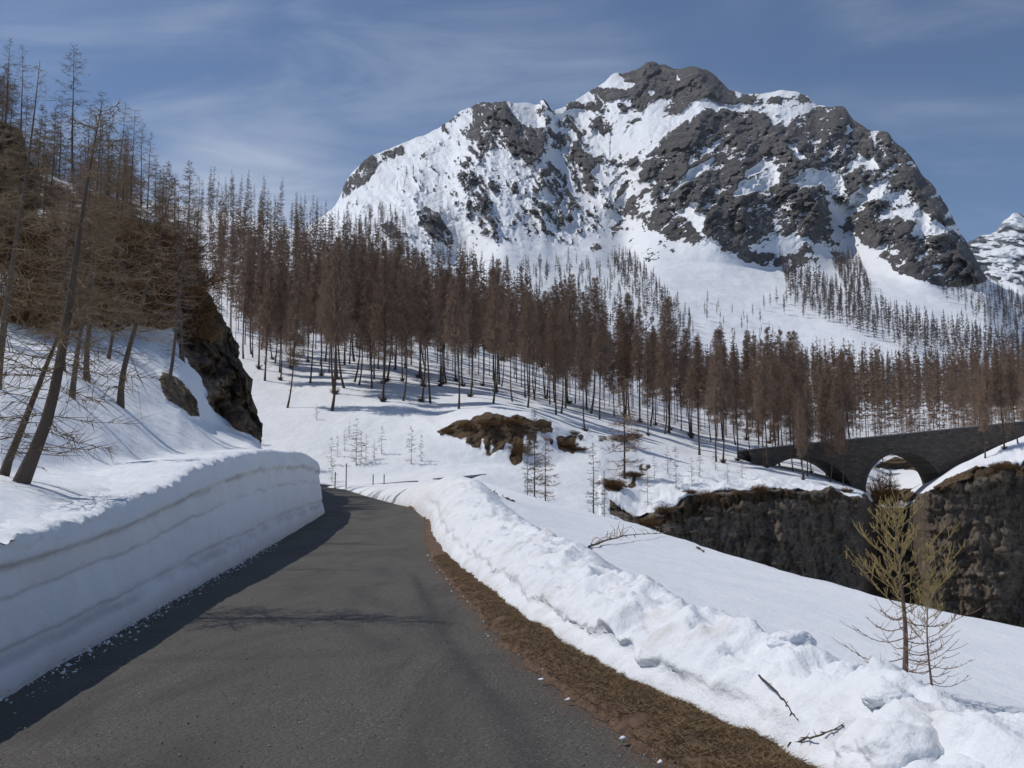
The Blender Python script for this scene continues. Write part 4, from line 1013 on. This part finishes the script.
def intrados(x):
    z = np.full(x.shape, -12.)
    for a, b, top in ARCH:
        c, r = (a + b) / 2, (b - a) / 2; k = np.clip(1 - ((x - c) / r) ** 2, 0, 1); base = top - r * .93
        z = np.where(np.abs(x - c) < r, base + (top - base) * np.sqrt(k), z)
    return z


lo, hi = intrados(xs), slope * xs
g = Geo()
for side in (0, WID):       # the two faces
    V = np.stack([np.r_[xs, xs], np.full(2 * len(xs), side), np.r_[lo, hi]], -1); i = np.arange(len(xs) - 1); n = len(xs)
    g.add(V, quad=np.stack([i, i + 1, n + i + 1, n + i], -1))
V = np.stack([np.r_[xs, xs], np.r_[0 * xs, 0 * xs + WID], np.r_[lo, lo]], -1); i = np.arange(len(xs) - 1); n = len(xs)
g.add(V, quad=np.stack([i, i + 1, n + i + 1, n + i], -1))
V = np.stack([np.r_[xs, xs], np.r_[0 * xs, 0 * xs + WID], np.r_[hi, hi]], -1); g.add(V, quad=np.stack([i, i + 1, n + i + 1, n + i], -1))
link('spandrel_wall', g.data('spandrel', M_stone, False), bridge)
for a, b, top in ARCH:      # voussoir rings standing proud of the face
    c, r = (a + b) / 2, (b - a) / 2; g = Geo(); th = np.linspace(0, math.pi, 30); base = top - r * .93
    for q0, q1 in zip(th[:-1], th[1:]):
        q1 = q0 + (q1 - q0) * .93
        ring = [(c - math.cos(q) * rr_, base + math.sin(q) * (rr_ + (top - base) - r)) for q, rr_ in ((q0, r - .03), (q1, r - .03), (q1, r + .55), (q0, r + .55))]
        g.add([(x, -.07, z) for x, z in ring] + [(x, .3, z) for x, z in ring], quad=[[0, 1, 2, 3], [4, 5, 6, 7], [0, 1, 5, 4], [2, 3, 7, 6], [1, 2, 6, 5], [0, 3, 7, 4]])
    link('arch_ring', g.data('arch_ring', M_stone, False), bridge)
for side in (-.02, WID - .38):
    g = Geo()
    for x0 in np.arange(-1.5, BL + 4, 2.):
        z0, z1 = slope * x0, slope * (x0 + 2)
        V = [(x, y, z + dz) for x, z in ((x0, z0), (x0 + 1.97, z1)) for y in (side, side + .4) for dz in (-.02, .85)]
        g.add(V, quad=[[0, 1, 3, 2], [4, 6, 7, 5], [0, 4, 5, 1], [2, 3, 7, 6], [0, 2, 6, 4], [1, 5, 7, 3]])
    pr = link('parapet', g.data('parapet', M_stone, False), bridge)
    g = Geo()
    for x0 in np.arange(-1.5, BL + 4, 2.):
        z0, z1 = slope * x0 + .853, slope * (x0 + 2) + .853
        V = [(x, y, z + dz) for x, z in ((x0, z0), (x0 + 1.97, z1)) for y in (side - .06, side + .46) for dz in (0, .14)]
        g.add(V, quad=[[0, 1, 3, 2], [4, 6, 7, 5], [0, 4, 5, 1], [2, 3, 7, 6], [0, 2, 6, 4], [1, 5, 7, 3]])
    link('coping', g.data('coping', M_conc, False), pr)

# ------------------------------------------------------------------ low wall and posts on the road bend
def wall_run(knots, label):
    g = Geo(); K = []
    for x, yb, yt in knots:
        p = mid.at(x, yb); K.append((p, max(.05, H_between(p, yt))))
    for (a, ha), (b, hb_) in zip(K[:-1], K[1:]):
        d = (b - a)[:2]; d /= np.linalg.norm(d); n_ = np.array([-d[1], d[0]]) * .35
        V = [(p[0] + n_[0] * q, p[1] + n_[1] * q, p[2] + dz) for p, h in ((a, ha), (b, hb_)) for q in (0, 1) for dz in (-.5, h)]
        g.add(V, quad=[[0, 1, 3, 2], [4, 6, 7, 5], [0, 4, 5, 1], [2, 3, 7, 6], [0, 2, 6, 4], [1, 5, 7, 3]])
    return tag(link('roadside_wall', g.data('roadside_wall', M_conc, False)), label, 'wall')


wall_run([(318, 488, 484), (330, 489, 485), (347, 489.5, 486.5)], 'short dark stretch of low wall at the end of the road, left of the bend')
wall_run([(363, 488, 484.5), (385, 488, 483), (404, 487, 481.6), (418, 482, 480.6)], 'low grey wall along the outer side of the road bend')
wall_run([(433, 479.5, 478.4), (450, 480, 477), (464, 481, 476), (475, 477, 475), (487, 474.3, 473.8)], 'low grey wall half buried in snow, farther right along the climbing road')
for x, y, h, lab in ((346, 486, 2.4, 'tall dark marker post at the end of the road'), (335, 485, 1.5, 'short dark marker post left of the tall one'), (373, 484, 1.2, 'thin marker post before the low grey wall'), (384, 483, 1.1, 'second thin marker post before the low grey wall, to the right')):
    p = P(x, y + 3, 95); g = Geo(); g.tube([(0, 0, -.3), (0, 0, h)], .05, 6)
    o = link('marker_post', None, None, p); tag(o, lab, 'post'); link('pole', g.data('pole', M_post), o)
    g = Geo(); g.tube([(0, 0, h * .8), (0, 0, h * .92)], .062, 6); link('band', g.data('band', M_conc), o)

# ------------------------------------------------------------------ the yellow young larches in the foreground field
def young(seed, H, wid, rad, split, twm, nb=34):
    """dark bare lower boughs, golden knobbly shoots above"""
    r = np.random.default_rng(seed); T, D, G_ = Geo(), Geo(), Geo(); f = np.linspace(0, 1, 12)
    sp = np.stack([.02 * H * np.sin(f * 5 + seed), .02 * H * np.cos(f * 4), f * H], -1); sp[0, 2] = -.25
    T.tube(sp, rad * (1 - .88 * f) + rad * .35 * np.exp(-f * 30), 9)
    for j in range(nb):
        q = .07 + .9 * (j + r.random()) / nb; az = j * 2.4 + r.normal() * .4; p0 = np.array([np.interp(q, f, sp[:, i]) for i in range(3)])
        Lb = wid * (1.0 - .62 * q) * r.uniform(.65, 1.1); dx, dy = math.cos(az), math.sin(az); hi_ = q > split
        tt = np.linspace(0, 1, 7); rise = (.05 + .25 * tt ** 2) if not hi_ else (.30 * tt + .55 * tt ** 2)
        sway = r.normal() * .12 * tt ** 2
        b = p0 + np.stack([(dx * tt - dy * sway) * Lb, (dy * tt + dx * sway) * Lb, (rise + (-.12 * np.sin(tt * 3) if not hi_ else 0)) * Lb], -1)
        g = G_ if hi_ else D
        g.tube(b, (.0085 if not hi_ else .0075) * H / 2.4 * (1 - .65 * tt), 5)
        for m in range(4 if not hi_ else 6):
            k = r.uniform(.25, .95); c = np.array([np.interp(k, tt, b[:, i]) for i in range(3)]); sd = r.choice([-1, 1]); l2 = Lb * r.uniform(.15, .42)
            e = np.array([dx * .55 - dy * sd * .7, dy * .55 + dx * sd * .7, .15 if not hi_ else .75]); t2 = np.linspace(0, 1, 4)[:, None]
            g.tube(c + e * l2 * t2 + np.array([0, 0, l2 * .25]) * t2 ** 2, (.0048 if not hi_ else .0062) * H / 2.4 * (1 - .5 * t2[:, 0]), 4)
            if hi_:
                for _ in range(3):
                    k2 = r.uniform(.2, 1); c2 = c + e * l2 * k2; g.tube([c2, c2 + r.normal(size=3) * .03 + np.array([0, 0, .05 + .06 * r.random()]) * H / 2.4], [.005 * H / 2.4, .003 * H / 2.4], 4)
        for k in np.arange(.15, 1, .06 if hi_ else .1):  # the knobs larch shoots sit on
            c = np.array([np.interp(k, tt, b[:, i]) for i in range(3)]); g.tube([c, c + r.normal(size=3) * .011 * H / 2.4], [.009 * H / 2.4, .004 * H / 2.4], 4)
    return T.data('trunk', M_stem), D.data('boughs', M_twig), G_.data('shoots', twm)


for (x, y, top, wd, rad, lab) in ((905, 690, 494, .95, .036, 'young larch with golden upper shoots standing in the snowfield, the taller front one'), (932, 699, 560, .8, .022, 'smaller young larch with golden shoots close behind and right of the taller one')):
    p = on_field(x, y); h = H_between(p, top) * .9
    m = young(x, h, wd * h / 2.1, rad * h / 2., .42, M_yellow, 42 if x < 920 else 30)
    o = link('young_larch', None, None, p); tag(o, lab, 'larch'); link('trunk', m[0], o); link('boughs', m[1], o); link('shoots', m[2], o)


# ------------------------------------------------------------------ fallen branches on the snow
def branch(name, pts, rad, label, twigs=0, twl=.2, mat=None, seed=1):
    pts = np.array(pts); r = np.random.default_rng(seed); g = Geo(); f = np.linspace(0, 1, len(pts)); ff = np.linspace(0, 1, 14)
    c = np.stack([np.interp(ff, f, pts[:, i]) for i in range(3)], -1); c = smooth(c, 1, 0) + r.normal(size=c.shape) * rad * .5
    o0 = c[0].copy(); c = c - o0
    g.tube(c, rad * (1 - .7 * ff), 6)
    for k in np.linspace(.08, .96, 12): q = np.array([np.interp(k, ff, c[:, i]) for i in range(3)]); g.tube([q, q + r.normal(size=3) * rad * 1.6], [rad * .7, rad * .3], 4)
    o = link(name, g.data(name, mat or M_bark), None, o0); tag(o, label, 'branch')
    if twigs:
        h = Geo()
        for _ in range(twigs):
            k = r.uniform(.1, 1); q = np.array([np.interp(k, ff, c[:, i]) for i in range(3)]); e = r.normal(size=3); e[2] = abs(e[2]) * .9 + .2; e /= np.linalg.norm(e); l = twl * r.uniform(.4, 1.1)
            h.tube([q, q + e * l * .5, q + e * l + np.array([r.normal() * .2, r.normal() * .2, -.25]) * l], [rad * .35, rad * .28, rad * .12], 4)
        link('twig', h.data('twig', mat or M_twig), o)
    return o


fp = lambda x, y, up=.03: on_field(x, y) + np.array([0, 0, up])
branch('fallen_branch', [fp(586, 549), fp(600, 545, .1), fp(625, 541, .2), fp(668, 536, .15)], .035, 'fallen branch with thin twigs lying on the middle of the snowfield', 26, .75, seed=3)
branch('fallen_branch', [fp(466, 492), fp(480, 489), fp(492, 492), fp(502, 498), fp(514, 502)], .09, 'thin dark curved branch lying on the far end of the snowfield', 5, .5, seed=4)
branch('fallen_branch', [fp(697, 548), fp(705, 553)], .05, 'short dark stick lying near the snowfield edge above the gorge', 0, seed=5)


def bank_pt(x, y, Yd, up=.02):
    return on_bank(x, y, up)


branch('fallen_branch', [bank_pt(786, 747, 5.9), bank_pt(806, 737, 5.75), bank_pt(822, 733, 5.7), bank_pt(840, 727, 5.8)], .009, 'knobbly twig poking out low at the foot of the snow bank', 5, .09, seed=6)
branch('fallen_branch', [bank_pt(760, 672, 6.9), bank_pt(780, 698, 6.6), bank_pt(801, 720, 6.4)], .008, 'thin straight dark twig leaning on the shaded dent of the snow bank', 3, .05, seed=7)


# ------------------------------------------------------------------ loose lumps of snow on the bank
def lump(x, y, Yd, size, seed, label, squash=.8):
    bpy_me = bpy.data.meshes.new('lump'); import bmesh; bm = bmesh.new(); bmesh.ops.create_icosphere(bm, subdivisions=5, radius=1)
    V = np.array([v.co for v in bm.verts]); n = V.copy()
    r_ = 1 + .34 * fbm(n[:, 0] * 1.1 + seed, n[:, 1] * 1.1, n[:, 2] * 1.1, 3) + .10 * (ridged(n[:, 0] * 1.3 + seed, n[:, 1] * 1.3, n[:, 2] * 1.3, 3) - .5) + .035 * fbm(n[:, 0] * 6 + seed, n[:, 1] * 7, n[:, 2] * 7, 4)
    V = n * r_[:, None] * np.array(size); V[:, 2] *= squash
    tri = np.array([[v.index for v in f.verts] for f in bm.faces]); bm.free()
    o = link('snow_lump', mesh_data('lump', V, [tri], M_bank, True, {'hf': np.full(len(V), 2.)}), None, on_bank(x, y, -size[2] * .25)); o.rotation_euler = (0, 0, seed); tag(o, label, 'snow lump')


lump(898, 742, 5.3, (.36, .30, .27), 1.3, 'big rounded block of snow at the lower right end of the bank')
lump(952, 780, 4.7, (.28, .26, .2), 2.1, 'low flat block of snow cut off by the lower right corner')
lump(794, 640, 7.5, (.17, .15, .13), 3.4, 'jagged upright lump of snow on the bank crest, left of the others')
lump(848, 668, 6.6, (.15, .14, .12), 4.2, 'tilted lump of snow on the bank crest below the jagged one')
lump(885, 694, 5.9, (.14, .12, .08), 5.7, 'rounded lump of snow behind the big block, near the young larch')

# ------------------------------------------------------------------ the air of the valley
g = Geo(); g.box((0, 0, 900), (14200, 14200, 1922)); M_haze = bpy.data.materials.new('haze'); M_haze.use_nodes = True
ht_ = M_haze.node_tree; ht_.nodes.remove(ht_.nodes['Principled BSDF']); pv = ht_.nodes.new('ShaderNodeVolumePrincipled')
pv.inputs['Color'].default_value = (.80, .88, 1, 1); pv.inputs['Density'].default_value = 2.4e-5; pv.inputs['Anisotropy'].default_value = .2
ht_.links.new(pv.outputs[0], ht_.nodes['Material Output'].inputs['Volume'])
hz_o = link('haze', g.data('haze', M_haze, False)); hz_o['kind'] = 'stuff'; tag(hz_o, 'thin pale blue air veiling the distant mountains', 'haze')
sc.cycles.volume_bounces = 0


def crumbs(name, u, v, size, mat, label, cat, seed):
    r = np.random.default_rng(seed); n = len(u); x, y = uv_xy(u, v); c = np.stack([x, y, road_z(u) + .005], -1); sz = size[:, None, None]
    o8 = np.array([[1, 0, 0], [0, 1, 0], [-1, 0, 0], [0, -1, 0], [0, 0, 1], [0, 0, -.5]]) * 1.
    V = c[:, None] + o8[None] * sz * r.uniform(.6, 1.2, (n, 6, 1)) * np.array([1, 1, .8]) + r.normal(size=(n, 6, 3)) * sz * .15
    f = np.array([[0, 1, 4], [1, 2, 4], [2, 3, 4], [3, 0, 4], [1, 0, 5], [2, 1, 5], [3, 2, 5], [0, 3, 5]])
    T = (f[None] + (np.arange(n) * 6)[:, None, None]).reshape(-1, 3)
    struct(link(name, mesh_data(name, V.reshape(-1, 3), [T], mat, True, {'hf': np.full(n * 6, 2.)})), 'stuff', label, cat)


r_ = np.random.default_rng(5); n = 900; u = 4 + 30 * r_.random(n) ** 1.5
crumbs('snow', u, vL(u) + .02 + np.abs(r_.normal(size=n)) * .16, .008 + .03 * r_.random(n) ** 4, M_snow, 'small crumbs of snow fallen along the foot of the left snow wall', 'snow crumbs', 1)
n = 700; u = 5 + 22 * r_.random(n) ** 1.6
crumbs('snow', u, vB(u) - .02 - np.abs(r_.normal(size=n)) * .22, .008 + .035 * r_.random(n) ** 4, M_snow, 'small crumbs of snow fallen on the brown verge below the right bank', 'snow crumbs', 2)
n = 5200; u = 4.5 + 14 * r_.random(n) ** 1.7; k_ = r_.random(n)
vg = np.where(k_ < .45, vR(u) - np.abs(r_.normal(size=n)) * .5, vL(u) + (vR(u) - vL(u)) * r_.random(n))
m_ = Mat('grit'); m_.color(m_.mix(m_.rng(m_.noise(30, 2), .4, .6), (.10, .095, .085), (.30, .28, .25)))
crumbs('gravel', u, vg, .004 + .008 * r_.random(n) ** 2, m_.m, 'loose grit scattered on the worn asphalt of the road', 'gravel', 3)
